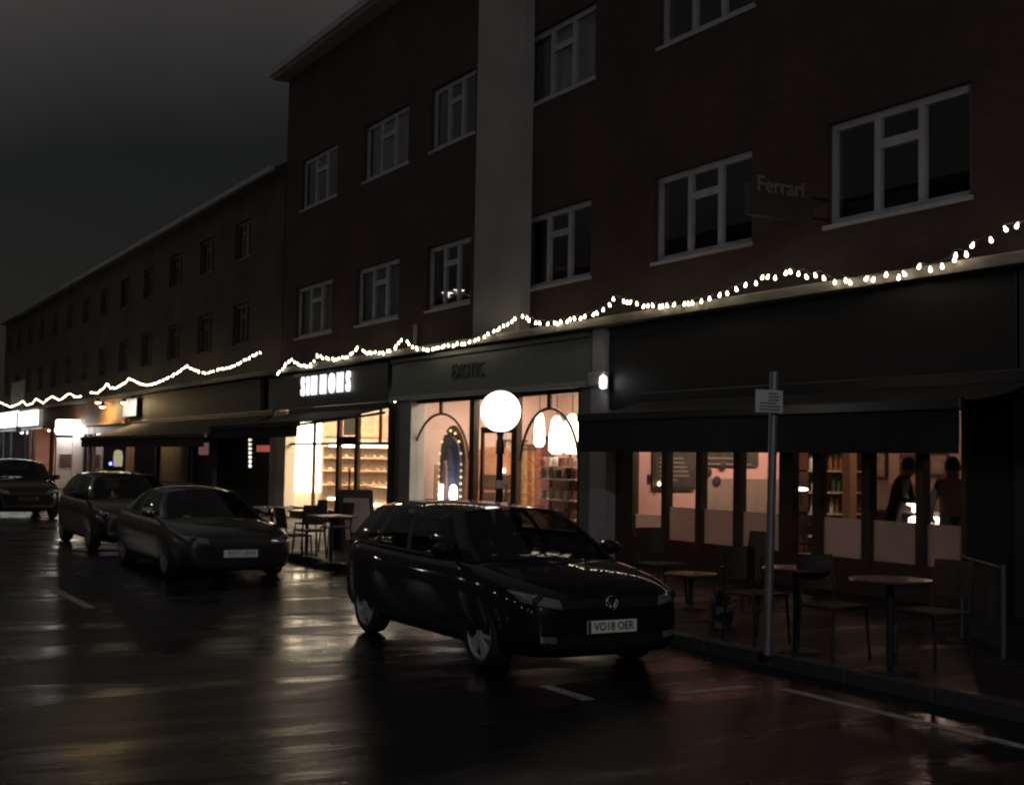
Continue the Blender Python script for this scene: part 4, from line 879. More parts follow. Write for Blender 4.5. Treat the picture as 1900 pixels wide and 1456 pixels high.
def car(name, label, loc, S, rz=0.0, yawlabel=None):
    sc = S.get('scale', 1.0); root = empty(name, loc, rz, label, 'car', 'cars parked along the kerb')
    root.scale = (sc, sc, sc)
    P = lambda n, me, par=None: put(n, me, par or root, False)
    # lower body loft
    v = []; fs = []; st = S['stations']; n = 0
    for (x, zt, hw, zb) in st:
        zb -= .035
        ring = [(0, zb), (hw*.78, zb), (hw*.95, zb+.05), (hw*.995, zb+.2), (hw*1.005, lerp(zb, zt, .52)), (hw*.99, lerp(zb, zt, .74)), (hw*.965, zt-.07), (hw*.90, zt-.012), (hw*.6, zt+.018), (0, zt+.03)]
        full = ring + [(-y, z) for y, z in ring[-2:0:-1]]; n = len(full); v += [(x, y, z) for y, z in full]
    for i in range(len(st)-1): fs += [(i*n+k, i*n+(k+1) % n, (i+1)*n+(k+1) % n, (i+1)*n+k) for k in range(n)]
    h = n//2
    for base in (0, (len(st)-1)*n):       # quad caps
        fs += [(base+k, base+k+1, base+(n-k-1) % n, base+(n-k) % n) for k in range(1, h-1)] + [(base, base+1, base+n-1), (base+h-1, base+h, base+h+1)]
    me = B().add(v, fs).mesh('body', S['paint']); tmp = bpy.data.objects.new('tmp', me); COL.objects.link(tmp)
    ss = tmp.modifiers.new('s', 'SUBSURF'); ss.levels = 2; ss.render_levels = 2
    cuts = []
    for wx_ in (S['fw'], S['rw']):
        for sy in (-1, 1):
            cme = B().lathe([(S['r']*1.09, -.17), (S['r']*1.09, .3)], 40, (wx_, sy*S['hw']-(0 if sy > 0 else .0), S['r']), 'y').mesh('c')
            if sy < 0:
                for q in cme.vertices: q.co.y = 2*(-S['hw']) - q.co.y
            co = bpy.data.objects.new('c', cme); COL.objects.link(co); cuts.append(co)
            bo = tmp.modifiers.new('b', 'BOOLEAN'); bo.operation = 'DIFFERENCE'; bo.object = co; bo.solver = 'EXACT'
    bme = eval_mesh(tmp); bme.name = 'body'
    bm_ = bmesh.new(); bm_.from_mesh(bme); bmesh.ops.recalc_face_normals(bm_, faces=bm_.faces); bvh = BVHTree.FromBMesh(bm_); bm_.to_mesh(bme); bm_.free()
    bme.materials.clear(); bme.materials.append(S['paint']); bme.shade_smooth(); bme.set_sharp_from_angle(angle=math.radians(38))
    for c in cuts: bpy.data.objects.remove(c)
    bpy.data.objects.remove(tmp); body = P('body', bme)
    # surface patches laid on the body by projection
    def hit(o, d):
        r = bvh.ray_cast(Vector(o), Vector(d)); return r[0], r[1]
    def patch(nm, cs, d, m, off=.006, nu=8, nv=6, par=None):
        # cs: four corners (a,b): front/back patches in (y,z), side patches in (x,z)
        def f(u, w):
            a = lerp(lerp(cs[0][0], cs[1][0], u), lerp(cs[3][0], cs[2][0], u), w); b = lerp(lerp(cs[0][1], cs[1][1], u), lerp(cs[3][1], cs[2][1], u), w)
            if d[0]: o = (d[0]*-4, a, b)
            else: o = (a, d[1]*-3, b)
            p, nn = hit(o, d)
            if p is None:
                p = Vector((st[0][0]-.05 if d[0] < 0 else st[-1][0]+.05, a, b)) if d[0] else Vector((a, -d[1]*S['hw'], b)); nn = -Vector(d)
            if nn.dot(Vector(d)) > 0: nn = -nn
            return p + nn*off
        return P(nm, grid_mesh(nm, f, nu, nv, m, .004), par)
    for sy in (-1, 1):
        q = S['lamp']; lo = patch('headlight', [(sy*a, b) for a, b in q], (-1, 0, 0), M_LENS, .008, 10, 6)
        (y0, z0), (y1, z1) = q[0], q[2]
        cy, cz = sy*lerp(y0, y1, .62), lerp(z0, z1, .55); p, nn = hit((4, cy, cz), (-1, 0, 0))
        if p: put('lamp_bowl', B().lathe([(.055, -.004), (.052, .012), (.02, .018)], 16, (p.x+.004, cy, cz), 'x').mesh('lamp_bowl', M_LAMPIN, smooth=True), lo, False)
    for nm, q, m in S['front']: patch(nm, q, (-1, 0, 0), m, .005 if m is M_TRIM else .011, 14, 4)
    for sy in (-1, 1):
        d = (0, -sy, 0)
        for xg in S['gaps']:
            patch('door_gap', [(xg[0]-.006, xg[1]), (xg[0]+.006, xg[1]), (xg[2]+.006, xg[3]), (xg[2]-.006, xg[3])], d, M_TRIM, .0015, 1, 8)
        for xh, zh in S['handles']:
            patch('door_handle', [(xh-.1, zh-.014), (xh+.1, zh-.014), (xh+.1, zh+.014), (xh-.1, zh+.014)], d, S['paint'], .03, 4, 2)
        patch('sill_trim', [(S['rw']+.42, .2), (S['fw']-.42, .2), (S['fw']-.42, .27), (S['rw']+.42, .27)], d, M_TRIM, .008, 10, 2)
        t = S['tail']; patch('tail_light', [(sy*a, b) for a, b in t], (1, 0, 0), mat('tail_lens', (.18, .01, .01), .15, coat=1), .008, 6, 4)
    # greenhouse
    G = S['g']
    def belt(t): e = abs(2*t-1)**3; return Vector((lerp(G['xb0'], G['xb1'], t), G['yb']*(1-.07*e), lerp(G['zb0'], G['zb1'], t)))
    def rail(t): e = abs(2*t-1)**3; return Vector((lerp(G['xr0'], G['xr1'], t), G['yr']*(1-.05*e), lerp(G['zr0'], G['zr1'], t)+G['arch']*math.sin(PI*t)))
    def side(t, v_, sy): p = belt(t).lerp(rail(t), v_); p.y += .035*math.sin(PI*v_); p.y *= sy; return p
    def wsc(s, v_, end=0):
        p = side(float(end), v_, 1); k = 1-s*s; sg = 1 if end == 0 else -1
        return Vector((p.x+sg*k*lerp(.16, .07, v_), p.y*s, p.z+k*lerp(.01, G['crown'], v_)))
    def roof(t, s):
        p = rail(t); k = 1-s*s; e = .07*k*((1-t)**4-(t)**4); return Vector((p.x+e, p.y*s, p.z+G['crown']*k))
    P('roof', grid_mesh('roof', lambda u, w: roof(u, -1+2*w), 16, 12, S['paint'], .012))
    P('windscreen', grid_mesh('windscreen', lambda u, w: wsc(-.94+1.88*u, .02+.94*w), 12, 8, M_CARGLASS))
    P('rear_window', grid_mesh('rear_window', lambda u, w: wsc(-.86+1.72*u, .12+.76*w, 1), 12, 8, M_CARGLASS))
    fr = B()
    rear = [grid_mesh('rp', lambda u, w: wsc(lerp(-1, 1, u), lerp(0, .12, w), 1), 12, 2, S['paint'], .01), grid_mesh('rp', lambda u, w: wsc(lerp(-1, 1, u), lerp(.88, 1, w), 1), 12, 2, S['paint'], .01)]
    P('tailgate_frame', rear[0]); P('tailgate_frame', rear[1])
    for sy in (-1, 1):
        P('pillar', grid_mesh('pillar', lambda u, w: wsc(sy*lerp(.94, 1, u), w), 2, 8, S['paint'], .01))
        P('pillar', grid_mesh('pillar', lambda u, w: wsc(sy*lerp(.86, 1, u), w, 1), 2, 8, S['paint'], .01))
        cuts_ = S['cuts']; last = 0
        for k, (t0, t1) in enumerate(cuts_):
            P('pillar', grid_mesh('pillar', lambda u, w: side(lerp(last, t0, u), w, sy), 4, 8, S['paint'] if k != 1 else M_TRIM, .01))
            P('side_window', grid_mesh('side_window', lambda u, w: side(lerp(t0, t1, u), lerp(.03, .93, w), sy), 8, 6, M_CARGLASS))
            last = t1
        P('pillar', grid_mesh('pillar', lambda u, w: side(lerp(last, 1, u), w, sy), 6, 8, S['paint'], .01))
        P('roof_rail', grid_mesh('roof_rail', lambda u, w: side(u, lerp(.93, 1, w), sy), 20, 2, S['paint'], .01))
        P('belt_trim', grid_mesh('belt_trim', lambda u, w: side(u, lerp(-.03, .03, w), sy) + Vector((0, sy*.004, 0)), 20, 2, S.get('belt', M_TRIM), .008))
        # mirror
        b0 = side(.11, .02, sy)
        mo = P('mirror', (lambda bb: bb.mesh('mirror', S.get('mirror', S['paint']), smooth=True, angle=60))(mirror_shell(b0, sy)))
        gme = B().lathe([(.002, 0), (.085, .0), (.08, -.006)], 14, (b0.x-.012, b0.y+sy*.15, b0.z+.075), 'x').mesh('mirror_glass', M_CHROME)
        for q in gme.vertices: q.co.z = b0.z+.075+(q.co.z-b0.z-.075)*.75
        put('mirror_glass', gme, mo, False)
    # wheels
    ty, rm, dk = wheel_meshes(S['r'], .21, S.get('rim', M_RIM), S.get('spokes', 5))
    for wx_ in (S['fw'], S['rw']):
        for sy in (-1, 1):
            w = empty('wheel'); w.parent = root; w.location = (wx_, sy*(S['hw']-.115), S['r']); w.rotation_euler.z = 0 if sy < 0 else PI; w.rotation_euler.y = random.uniform(0, 1)
            for nm, m_ in (('tyre', ty), ('rim', rm), ('brake_disc', dk)): put(nm, m_, w, False)
    # seats
    for sx in S['seats']:
        for sy in (-.36, .36):
            s_ = P('seat', B().prism([(sx-.25, .5), (sx+.28, .52), (sx+.26, .66), (sx-.10, .64), (sx-.30, 1.1), (sx-.42, 1.08)], sy-.22, sy+.22, 'xz').mesh('seat', M_SEAT, bevel=.03))
            put('headrest', B().box((sx-.44, sy-.12, 1.12), (sx-.33, sy+.12, 1.28)).mesh('headrest', M_SEAT, bevel=.03), s_, False)
    P('steering_wheel', B().tube([(S['seats'][0]+.42+.08*math.sin(a), .36+.18*math.cos(a), .86+.16*math.sin(a)) for a in [2*PI*k/16 for k in range(17)]], .015, 6).mesh('steering_wheel', M_TRIM))
    # plate and badge
    pt = S['plate']; pz = pt['z']; p, nn = hit((4, 0, pz), (-1, 0, 0)); fx = p.x+.016 if p else st[0][0]+.01
    pl_ = P('number_plate', B().box((fx, -.26, pz-.0555), (fx+.008, .26, pz+.0555)).mesh('number_plate', pt['m'], bevel=.002))
    tm = text_mesh(pt['text'], .098, .001, .0015, .92, pt['ink']); t = put('plate_characters', tm, pl_, False, loc=(fx+.0095, .018, pz), rot=RX)
    if pt.get('eu'): put('blue_strip', B().box((fx+.0082, -.257, pz-.053), (fx+.0092, -.222, pz+.053)).mesh('blue_strip', M_EU), pl_, False)
    if S.get('badge'):
        p, nn = hit((4, 0, S['badge']), (-1, 0, 0))
        if p:
            bd_ = P('badge', B().tube([(p.x+.014, .06*math.cos(a), S['badge']+.06*math.sin(a)) for a in [2*PI*k/24 for k in range(25)]], .006, 6).mesh('badge', M_CHROME, smooth=True))
            put('badge_mark', B().tube([(p.x+.016, y_, S['badge']+z_) for y_, z_ in ((-.045, .03), (-.018, -.042), (0, .0), (.018, -.042), (.045, .03))], .005, 6).mesh('badge_mark', M_CHROME), bd_, False)
    return root
def mirror_shell(b0, sy):
    b = B(); vs = []; prof = [(-.012, .8), (.0, 1.0), (.05, .95), (.10, .7), (.125, .3)]
    n = 14
    for dx, r in prof:
        for k in range(n): a = 2*PI*k/n; vs.append((b0.x+dx, b0.y+sy*.15+.115*r*math.cos(a), b0.z+.075+.078*r*math.sin(a)))
    b.add(vs, [(i*n+k, i*n+(k+1) % n, (i+1)*n+(k+1) % n, (i+1)*n+k) for i in range(len(prof)-1) for k in range(n)] + [tuple(range(n))[::-1], tuple((len(prof)-1)*n+k for k in range(n))])
    b.tube([(b0.x+.02, b0.y-.0*sy, b0.z-.01), (b0.x+.04, b0.y+sy*.1, b0.z+.03)], .025, 8); return b

HATCH = dict(hw=.895, r=.315, fw=1.30, rw=-1.32,
    stations=[(2.13, .60, .58, .27), (2.115, .66, .70, .23), (2.02, .745, .80, .20), (1.78, .83, .865, .18), (1.30, .905, .89, .18), (.95, .945, .895, .18), (.40, .945, .895, .18), (-.50, .955, .895, .18), (-1.20, .975, .895, .18), (-1.70, .99, .88, .20), (-1.98, .97, .84, .23), (-2.09, .90, .77, .28), (-2.12, .80, .64, .34)],
    lamp=[(.50, .60), (.80, .655), (.83, .745), (.52, .675)], tail=[(.45, .80), (.78, .80), (.78, .93), (.45, .93)],
    front=[('grille', [(-.49, .615), (.49, .615), (.49, .675), (-.49, .675)], M_TRIM), ('grille_trim', [(-.49, .607), (.49, .607), (.49, .615), (-.49, .615)], M_CHROME), ('lower_intake', [(-.56, .28), (.56, .28), (.50, .36), (-.50, .36)], M_TRIM),
           ('fog_lamp', [(.56, .31), (.70, .33), (.70, .38), (.56, .37)], M_LENS), ('fog_lamp', [(-.70, .33), (-.56, .31), (-.56, .37), (-.70, .38)], M_LENS)],
    gaps=[(.86, .34, .80, .90), (-.20, .30, -.22, .92), (-1.02, .66, -1.15, .93)], handles=[(-.02, .80), (-.95, .815)],
    g=dict(xb0=1.0, xb1=-2.0, zb0=.935, zb1=.975, xr0=.32, xr1=-1.66, zr0=1.36, zr1=1.355, yb=.825, yr=.60, arch=.035, crown=.055),
    cuts=[(.07, .43), (.465, .70), (.735, .83)], seats=(.05, -.95), badge=.645)
golf = dict(HATCH, paint=paint('black_car_paint', (.006, .006, .008)), plate=dict(z=.44, text='VO18 OER', m=M_PLATE_Y, ink=M_PLATEINK, eu=True), scale=.93)
car('parked_car', 'black hatchback with silver multi spoke wheels parked before the globe lamp', (-10.88, 5.98, 0), golf, math.radians(0))
COUPE = dict(hw=.92, r=.325, fw=1.38, rw=-1.37,
    stations=[(2.31, .56, .60, .26), (2.29, .64, .74, .22), (2.19, .71, .83, .19), (1.9, .78, .89, .17), (1.38, .85, .92, .17), (.85, .89, .92, .17), (.3, .90, .92, .17), (-.6, .92, .92, .17), (-1.35, .94, .92, .18), (-1.9, .955, .89, .20), (-2.18, .93, .84, .24), (-2.28, .86, .76, .29), (-2.31, .76, .62, .35)],
    lamp=[(.46, .55), (.80, .60), (.85, .695), (.50, .64)], tail=[(.45, .74), (.80, .74), (.80, .87), (.45, .87)],
    front=[('grille', [(-.36, .30), (.36, .30), (.44, .66), (-.44, .66)], M_TRIM), ('fog_intake', [(.50, .27), (.76, .30), (.74, .42), (.52, .40)], M_TRIM), ('fog_intake', [(-.76, .30), (-.50, .27), (-.52, .40), (-.74, .42)], M_TRIM),
           ('fog_lamp', [(.60, .31), (.66, .315), (.66, .37), (.60, .365)], M_LAMPIN), ('fog_lamp', [(-.66, .315), (-.60, .31), (-.60, .365), (-.66, .37)], M_LAMPIN)],
    gaps=[(.80, .32, .72, .85), (-.55, .30, -.62, .88)], handles=[(-.35, .76)],
    g=dict(xb0=.90, xb1=-1.75, zb0=.88, zb1=.94, xr0=.12, xr1=-.98, zr0=1.26, zr1=1.28, yb=.84, yr=.60, arch=.045, crown=.055),
    cuts=[(.08, .52), (.56, .80)], seats=(-.05, -.95), badge=None)
audi = dict(COUPE, paint=mat('dark_grey_car_paint', (.035, .032, .029), .4, .5, coat=.8), plate=dict(z=.42, text='RF57 URW', m=M_PLATE_W, ink=M_PLATEGREY), rim=M_RIMD, mirror=M_CHROME, belt=M_CHROME)
car('parked_car', 'low dark coupe with a white plate and chrome mirrors behind the black hatchback', (-19.75, 5.62, 0), dict(audi, scale=.93), math.radians(0))
third = dict(HATCH, paint=mat('charcoal_car_paint', (.035, .030, .026), .4, .5, coat=.8), plate=dict(z=.44, text='', m=M_TRIM, ink=M_PLATEGREY), rim=M_RIMD, badge=None)
car('parked_car', 'dim charcoal hatchback parked behind the low coupe', (-25.55, 5.75, 0), dict(third, scale=.97), math.radians(0))
SUVG = dict(HATCH['g'], zr0=1.50, zr1=1.52, zb0=1.02, zb1=1.08, yr=.66)
SUV = dict(HATCH, r=.35, g=SUVG, stations=[(x, zt+.09 if i > 1 else zt+.06, hw, zb+.05) for i, (x, zt, hw, zb) in enumerate(HATCH['stations'])],
           paint=paint('near_black_car_paint', (.009, .009, .009)), plate=dict(z=.55, text='', m=M_TRIM, ink=M_PLATEGREY), rim=M_RIMD, badge=None,
           lamp=[(.46, .68), (.80, .72), (.83, .83), (.50, .77)], front=[('grille', [(-.46, .66), (.46, .66), (.46, .78), (-.46, .78)], M_TRIM), ('bumper_trim', [(-.6, .34), (.6, .34), (.6, .38), (-.6, .38)], M_CHROME)])
car('parked_car', 'tall dark car parked before the white signed shop', (-37.4, 5.6, 0), dict(SUV, scale=.97), math.radians(0))

# ------------------------------------------------------------------ street furniture
M_CHAIR = mat('dark_chair_metal', (.018, .016, .016), .55, .1); M_CHAIRSEAT = mat('dark_chair_weave', (.05, .035, .025), .7, var=.3, scale=20)
def chair_proto():
    o = empty('cafe_chair'); 
    put('seat', B().box((-.21, -.2, .43), (.21, .21, .46)).mesh('seat', M_CHAIRSEAT, bevel=.012), o, False)
    vs = []
    for i in range(7):
        a = -.5+i/6; vs += [(a*.42, -.19-.05*math.cos(a*PI), .56), (a*.40, -.23-.05*math.cos(a*PI), .86)]
    bkm = B().add(vs, [(2*i, 2*i+2, 2*i+3, 2*i+1) for i in range(6)]); bkm.add([(x, y-.018, z) for x, y, z in vs], [(2*i, 2*i+1, 2*i+3, 2*i+2) for i in range(6)])
    put('backrest', bkm.mesh('backrest', M_CHAIRSEAT, smooth=True), o, False)
    for sx in (-1, 1):
        put('leg', B().tube([(sx*.19, .19, .43), (sx*.21, .22, 0)], .014, 7).mesh('leg', M_CHAIR, smooth=True), o, False)
        put('leg', B().tube([(sx*.19, -.25, .86), (sx*.19, -.19, .45), (sx*.21, -.24, 0)], .014, 7).mesh('leg', M_CHAIR, smooth=True), o, False)
    return o
chp = chair_proto(); used = []
def chair(x, y, rz, label, group, z=.115):
    o = chp if not used else dup(chp); used.append(1)
    o.location = (x, y, z); o.rotation_euler.z = rz; tag(o, label, 'chair', group); return o
def table(x, y, r, mt, label, group=None, z=.115, h=.74, round_=True):
    o = empty('cafe_table', (x, y, z), label=label, cat='table', group=group)
    t = B().lathe([(r*.97, h-.03), (r, h-.015), (r*.98, h)], 28) if round_ else B().box((-r, -r*.8, h-.03), (r, r*.8, h))
    put('tabletop', t.mesh('tabletop', mt, smooth=round_), o, False); put('stem', B().tube([(0, 0, .03), (0, 0, h-.03)], .03, 10).mesh('stem', M_CHAIR, smooth=True), o, False)
    put('base', B().lathe([(.22, 0), (.2, .02), (.05, .04)], 18).mesh('base', M_CHAIR, smooth=True), o, False); return o
M_TOP = mat('wet_dark_tabletop', (.035, .032, .034), .3); M_TOPW = mat('white_tabletop', (.85, .8, .7), .12); M_TOPB = mat('brown_tabletop', (.16, .09, .06), .3)
p = PG(1652, 1072, .86); table(p.x, p.y, .33, M_TOP, 'wet dark round table outside the restaurant beside the barrier')
chair(p.x-.1, p.y+.6, PI, 'dark cafe chair behind the wet round table beside the barrier', None); chair(p.x-.75, p.y+.1, -PI/2, 'dark cafe chair between the two wet tables outside the restaurant', None)
p = PG(1478, 1051, .86); table(p.x, p.y, .30, M_TOP, 'wet dark round table behind the parking pole'); chair(p.x-.65, p.y+.1, -PI/2, 'dark cafe chair behind the parking pole', None)
p = PW(1282, 1071, 9.0); table(p.x, 9.0, .3, M_TOP, 'low dark table outside the restaurant beyond the black hatchback', h=max(.4, p.z-.115)); chair(p.x-.7, 9.1, -PI/2, 'dark cafe chair by the low table beyond the black hatchback', None); chair(p.x+.1, 9.7, PI, 'dark cafe chair behind the low table by the restaurant doors', None)
# bakery tables
p = PG(505, 939, .86); table(p.x, p.y, .37, M_TOPW, 'white round table catching the bakery light behind the low coupe')
chair(p.x+.15, p.y+.65, PI, 'cafe chair on the shop side of the white round table', None)
p2 = PG(560, 950, .82); table(p2.x, p2.y+.1, .35, M_TOPB, 'brown round table between the white table and the menu board')
for dx, dy, r, lb_ in ((-.1, .65, PI, 'cafe chair on the shop side of the brown round table'), (.65, -.1, PI/2, 'cafe chair between the brown table and the square table'), (-.2, -.62, 0, 'cafe chair on the kerb side of the brown round table')): chair(p2.x+dx, p2.y+dy, r, lb_, None)
p3 = PG(616, 955, .86); table(p3.x, p3.y, .35, M_TOPB, 'brown square table beside the menu board outside the bakery', round_=False)
chair(p3.x-.1, p3.y+.65, PI, 'cafe chair on the shop side of the square table', None); chair(p3.x, p3.y-.6, 0, 'cafe chair on the kerb side of the square table', None)
def aboard(x, y, rz, label):
    o = empty('pavement_board', (x, y, .115), rz, label, 'sign board')
    for s in (-1, 1):
        q = B().prism([(s*.28, 0), (s*.05, 1.05), (s*.02, 1.05), (s*.25, 0)], -.33, .33, 'xz').mesh('panel', M_BLACK); put('panel', q, o, False)
        put('menu_sheet', B().prism([(s*.24+s*.006, .2), (s*.085+s*.006, .92), (s*.085+s*.002, .92), (s*.24+s*.002, .2)], -.24, .24, 'xz').mesh('menu_sheet', mat('grey_sheet', (.30, .29, .27), .6, var=.2)), o, False)
    put('hinge_bar', B().tube([(0, -.33, 1.05), (0, .33, 1.05)], .02, 8).mesh('hinge_bar', M_CHAIR), o, False)
aboard(PG(655, 1020, .115).x, PG(655, 1020, .115).y, 0, 'folding black pavement menu board beside the bakery tables')
# canvas barrier by the restaurant
b0, b1_ = PG(1787, 1188, .115), PG(1862, 1228, .115)
M_GREYPOST = mat('dull_grey_post', (.10, .10, .105), .6)
cbar = empty('cafe_barrier', tuple(b0), label='dark canvas cafe barrier on two dull grey posts outside the dark shop', cat='barrier')
for q in (b0, b1_):
    po = put('post', B().tube([(q.x, q.y, .135), (q.x, q.y, .93)], .02, 10).mesh('post', M_GREYPOST, smooth=True), cbar); put('foot', B().lathe([(.16, .116), (.15, .13), (.03, .145)], 16, (q.x, q.y, 0)).mesh('foot', M_CHAIR, smooth=True), po)
vs = []; dd = (b1_-b0)
for i in range(13):
    q = b0 + dd*(.02+.96*i/12); o_ = .012*math.sin(i*1.1); vs += [(q.x+o_, q.y+o_, .22), (q.x+o_*.5, q.y+o_*.5, .88)]
put('canvas', B().add(vs, [(2*i, 2*i+2, 2*i+3, 2*i+1) for i in range(12)]).mesh('canvas', mat('grey_canvas', (.05, .05, .055), .85, var=.3, scale=3), smooth=True), cbar)
put('rail', B().tube([tuple(b0+Vector((0, 0, .79))), tuple(b1_+Vector((0, 0, .79)))], .014, 8).mesh('rail', M_GREYPOST), cbar)
# small planter
p = PG(1338, 1138, .25)
pt_ = empty('plant_pot', (p.x, p.y, .115), label='small pot of pale foliage on the pavement outside the restaurant', cat='plant')
put('pot', B().lathe([(.10, 0), (.13, .2), (.14, .22), (.11, .2)], 16).mesh('pot', mat('grey_pot', (.12, .12, .12), .6), smooth=True), pt_, False)
lf = B()
for k in range(60):
    a = random.uniform(0, 2*PI); e = random.uniform(.2, 1.4); L = random.uniform(.12, .26); d = Vector((math.cos(a)*math.cos(e), math.sin(a)*math.cos(e), math.sin(e))); t = Vector((-math.sin(a), math.cos(a), 0))*.022
    c = Vector((0, 0, .2)); lf.add([c, c+d*L*.5+t, c+d*L, c+d*L*.5-t], [(0, 1, 2, 3)])
put('foliage', lf.mesh('foliage', mat('pale_leaf', (.10, .12, .09), .6, var=.4, scale=12)), pt_, False)
# restaurant tables inside
for k, (px, Y, lb_) in enumerate(((1268, 14.2, 'brown dining table by the pink wall under the tall menu board'), (1335, 14.8, 'brown dining table under the round wall plates'), (1420, 14.6, 'brown dining table beside the orange partition'), (1560, 13.6, 'brown dining table by the slim column'))):
    x = PW(px, 930, Y).x; table(x, Y, .38, M_TOPB, lb_, None, z=.136, round_=False, h=.76)
    nm = lb_.split('dining table ')[1]
    chair(x-.55, Y, -PI/2, 'chair on wall side of the table '+nm, None, .136); chair(x+.55, Y, PI/2, 'chair on window side of the table '+nm, None, .136)

# ------------------------------------------------------------------ people in the restaurant
def person(name, label, loc, rz, J, edges, shirt, trousers, hairm, skin, zw, zn, sleeve=None):
    """J: joint name -> (pos, radius); one skinned body; clothes colour by height on the same body"""
    root = empty(name, loc, rz, label, 'person')
    names = list(J); me = bpy.data.meshes.new('body'); me.from_pydata([J[n][0] for n in names], [(names.index(a), names.index(b)) for a, b in edges], [])
    tmp = bpy.data.objects.new('tmp', me); COL.objects.link(tmp)
    tmp.modifiers.new('k', 'SKIN')
    for i, n in enumerate(names):
        r = J[n][1]; r = (r, r) if not isinstance(r, tuple) else r
        me.skin_vertices[0].data[i].radius = r; me.skin_vertices[0].data[i].use_root = (n == 'pelvis')
    s = tmp.modifiers.new('s', 'SUBSURF'); s.levels = 2; s.render_levels = 2
    bme = eval_mesh(tmp); bpy.data.objects.remove(tmp); bme.name = 'body'; bme.materials.clear()
    for m in (shirt, trousers, skin, mat('dark_shoe', (.02, .02, .02), .5)): bme.materials.append(m)
    hands = [Vector(J[n][0]) for n in names if n.startswith('hand') or n.startswith('f')]
    for f in bme.polygons:
        c = f.center
        hd = min((c-h).length for h in hands)
        f.material_index = 2 if (c.z > zn or hd < .07) else (0 if c.z > zw or hd < .3 else (3 if c.z < .09 else 1))
    bme.shade_smooth(); put('body', bme, root, False)
    hc = Vector(J['head'][0])
    def ell(nm, c, rx, ry, rz_, m, zmin=-1):
        prof = []; b = B(); vs = []; N = 12; K = 16
        for i in range(N+1):
            th_ = max(.02, PI*i/N*(1 if zmin < -.99 else .62)); 
            for k in range(K): a = 2*PI*k/K; vs.append((c.x+rx*math.sin(th_)*math.cos(a), c.y+ry*math.sin(th_)*math.sin(a), c.z+rz_*math.cos(th_)))
        b.add(vs, [(i*K+k, i*K+(k+1) % K, (i+1)*K+(k+1) % K, (i+1)*K+k) for i in range(N) for k in range(K)]); return put(nm, b.mesh(nm, m, smooth=True, angle=90), root, False)
    ell('hair', hc+Vector((-.018, 0, .03)), .122, .104, .135, hairm, 0)
    for sy in (-1, 1):
        e = put('eye', B().lathe([(.003, -.006), (.011, 0), (.003, .008)], 8, (hc.x+.093, sy*.032+hc.y, hc.z+.012), 'x').mesh('eye', mat('eye_dark', (.03, .02, .02), .2)), root, False)
        ell('ear', hc+Vector((-.005, sy*.083, 0)), .02, .012, .033, skin)
    ell('nose', hc+Vector((.1, 0, -.018)), .018, .013, .026, skin); ell('mouth', hc+Vector((.09, 0, -.062)), .012, .025, .007, mat('lip', (.35, .14, .12), .5))
    return root
def fingers(J, E, side, h, d, up):
    d = Vector(d).normalized(); up = Vector(up).normalized(); s = d.cross(up).normalized(); h = Vector(h)
    for i, (o, L) in enumerate(((-.03, .065), (-.01, .078), (.01, .082), (.03, .07))):
        a = h+d*.045+s*o; b = a+d*L*.55-up*.008; c = b+d*L*.4-up*.03
        for nm, p, r in (('a', a, .010), ('b', b, .009), ('c', c, .008)): J['f%s%d%s' % (side, i, nm)] = (tuple(p), r)
        E += [('hand'+side, 'f%s%da' % (side, i)), ('f%s%da' % (side, i), 'f%s%db' % (side, i)), ('f%s%db' % (side, i), 'f%s%dc' % (side, i))]
    a = h+s*(.04 if side == 'L' else -.04)+d*.02; b = a+d*.035-up*.012
    J['f%st' % side] = (tuple(a), .011); J['f%stt' % side] = (tuple(b), .009); E += [('hand'+side, 'f%st' % side), ('f%st' % side, 'f%stt' % side)]
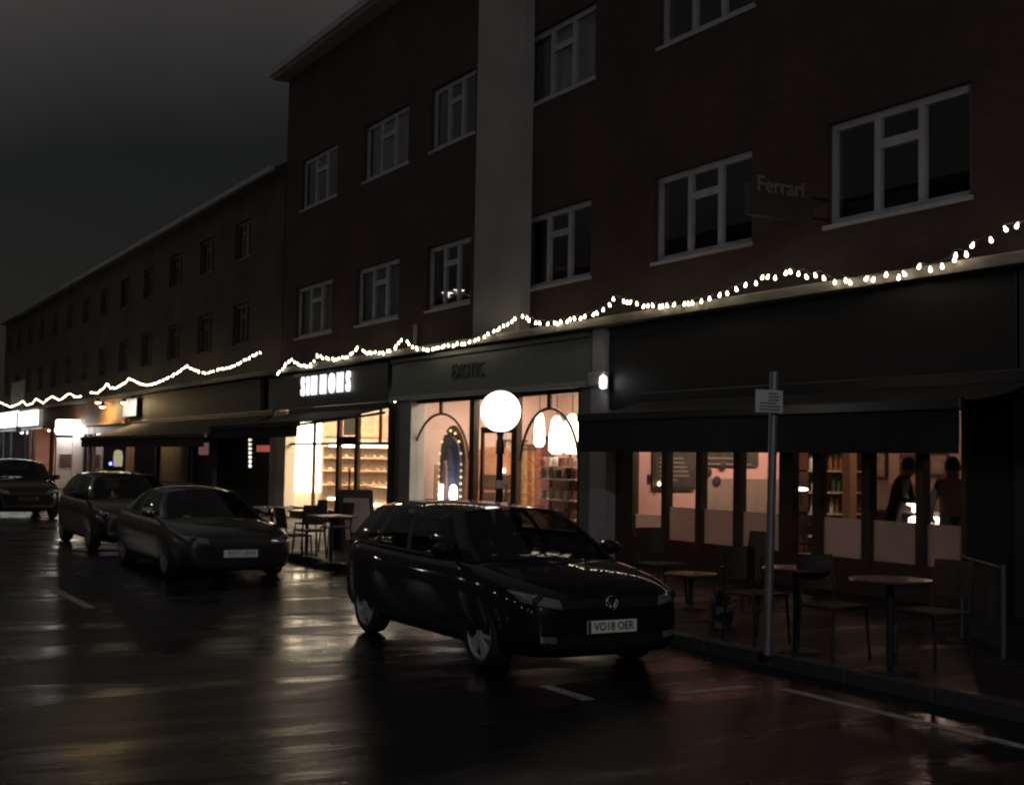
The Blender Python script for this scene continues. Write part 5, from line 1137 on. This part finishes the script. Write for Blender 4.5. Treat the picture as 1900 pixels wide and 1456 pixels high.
def standing(arm_r, lean=0.0):
    def L(x, z): return x + lean*max(0, z-.95)
    J = {'pelvis': ((0, 0, .95), (.15, .11)), 'waist': ((L(.01, 1.1), 0, 1.1), (.14, .10)), 'chest': ((L(.0, 1.32), 0, 1.32), (.19, .135)), 'neckb': ((L(-.01, 1.46), 0, 1.46), (.11, .085)), 'neck': ((L(.0, 1.51), 0, 1.51), .078), 'head': ((L(.03, 1.60), 0, 1.60), (.105, .12)), 'crown': ((L(.025, 1.68), 0, 1.68), (.095, .105))}
    E = [('pelvis', 'waist'), ('waist', 'chest'), ('chest', 'neckb'), ('neckb', 'neck'), ('neck', 'head'), ('head', 'crown')]
    for s, sy in (('R', -1), ('L', 1)):
        J['hip'+s] = ((0, sy*.10, .90), .095); J['knee'+s] = ((.02, sy*.11, .50), .062); J['ankle'+s] = ((-.02, sy*.11, .09), .042); J['toe'+s] = ((.13, sy*.125, .04), .038)
        E += [('pelvis', 'hip'+s), ('hip'+s, 'knee'+s), ('knee'+s, 'ankle'+s), ('ankle'+s, 'toe'+s)]
        sh = (L(-.01, 1.42), sy*.19, 1.42); J['sh'+s] = (sh, .06)
        el, ha = arm_r[s]; J['el'+s] = (el, .043); J['wr'+s] = (tuple(Vector(el).lerp(Vector(ha), .85)), .029); J['hand'+s] = (ha, (.034, .018))
        E += [('chest', 'sh'+s), ('sh'+s, 'el'+s), ('el'+s, 'wr'+s), ('wr'+s, 'hand'+s)]
        fingers(J, E, s, ha, Vector(ha)-Vector(el), (0, 0, 1))
    return J, E
SKIN = mat('skin', (.42, .26, .19), .55); HAIR = mat('dark_hair', (.015, .012, .01), .5)
J, E_ = standing({'R': ((.22, -.27, 1.16), (.46, -.2, 1.14)), 'L': ((.20, .28, 1.16), (.44, .2, 1.13))}, .35)
p = PW(1655, 900, 13.65)
person('person', 'person in dark clothes leaning over the restaurant counter', (p.x, 13.65, .136), math.radians(25), J, E_, mat('dark_jumper', (.03, .02, .025), .9, var=.3), mat('black_trousers', (.015, .015, .017), .9), HAIR, SKIN, .98, 1.5)
J, E_ = standing({'R': ((.03, -.27, 1.12), (.16, -.24, .92)), 'L': ((.03, .27, 1.12), (.18, .22, .94))})
p = PW(1768, 900, 13.2)
person('person', 'person in a pale shirt standing by the dark window edge of the restaurant', (p.x, 13.2, .136), math.radians(150), J, E_, mat('pale_shirt', (.45, .38, .36), .85, var=.1), mat('grey_trousers', (.05, .045, .045), .9), HAIR, SKIN, .98, 1.5)
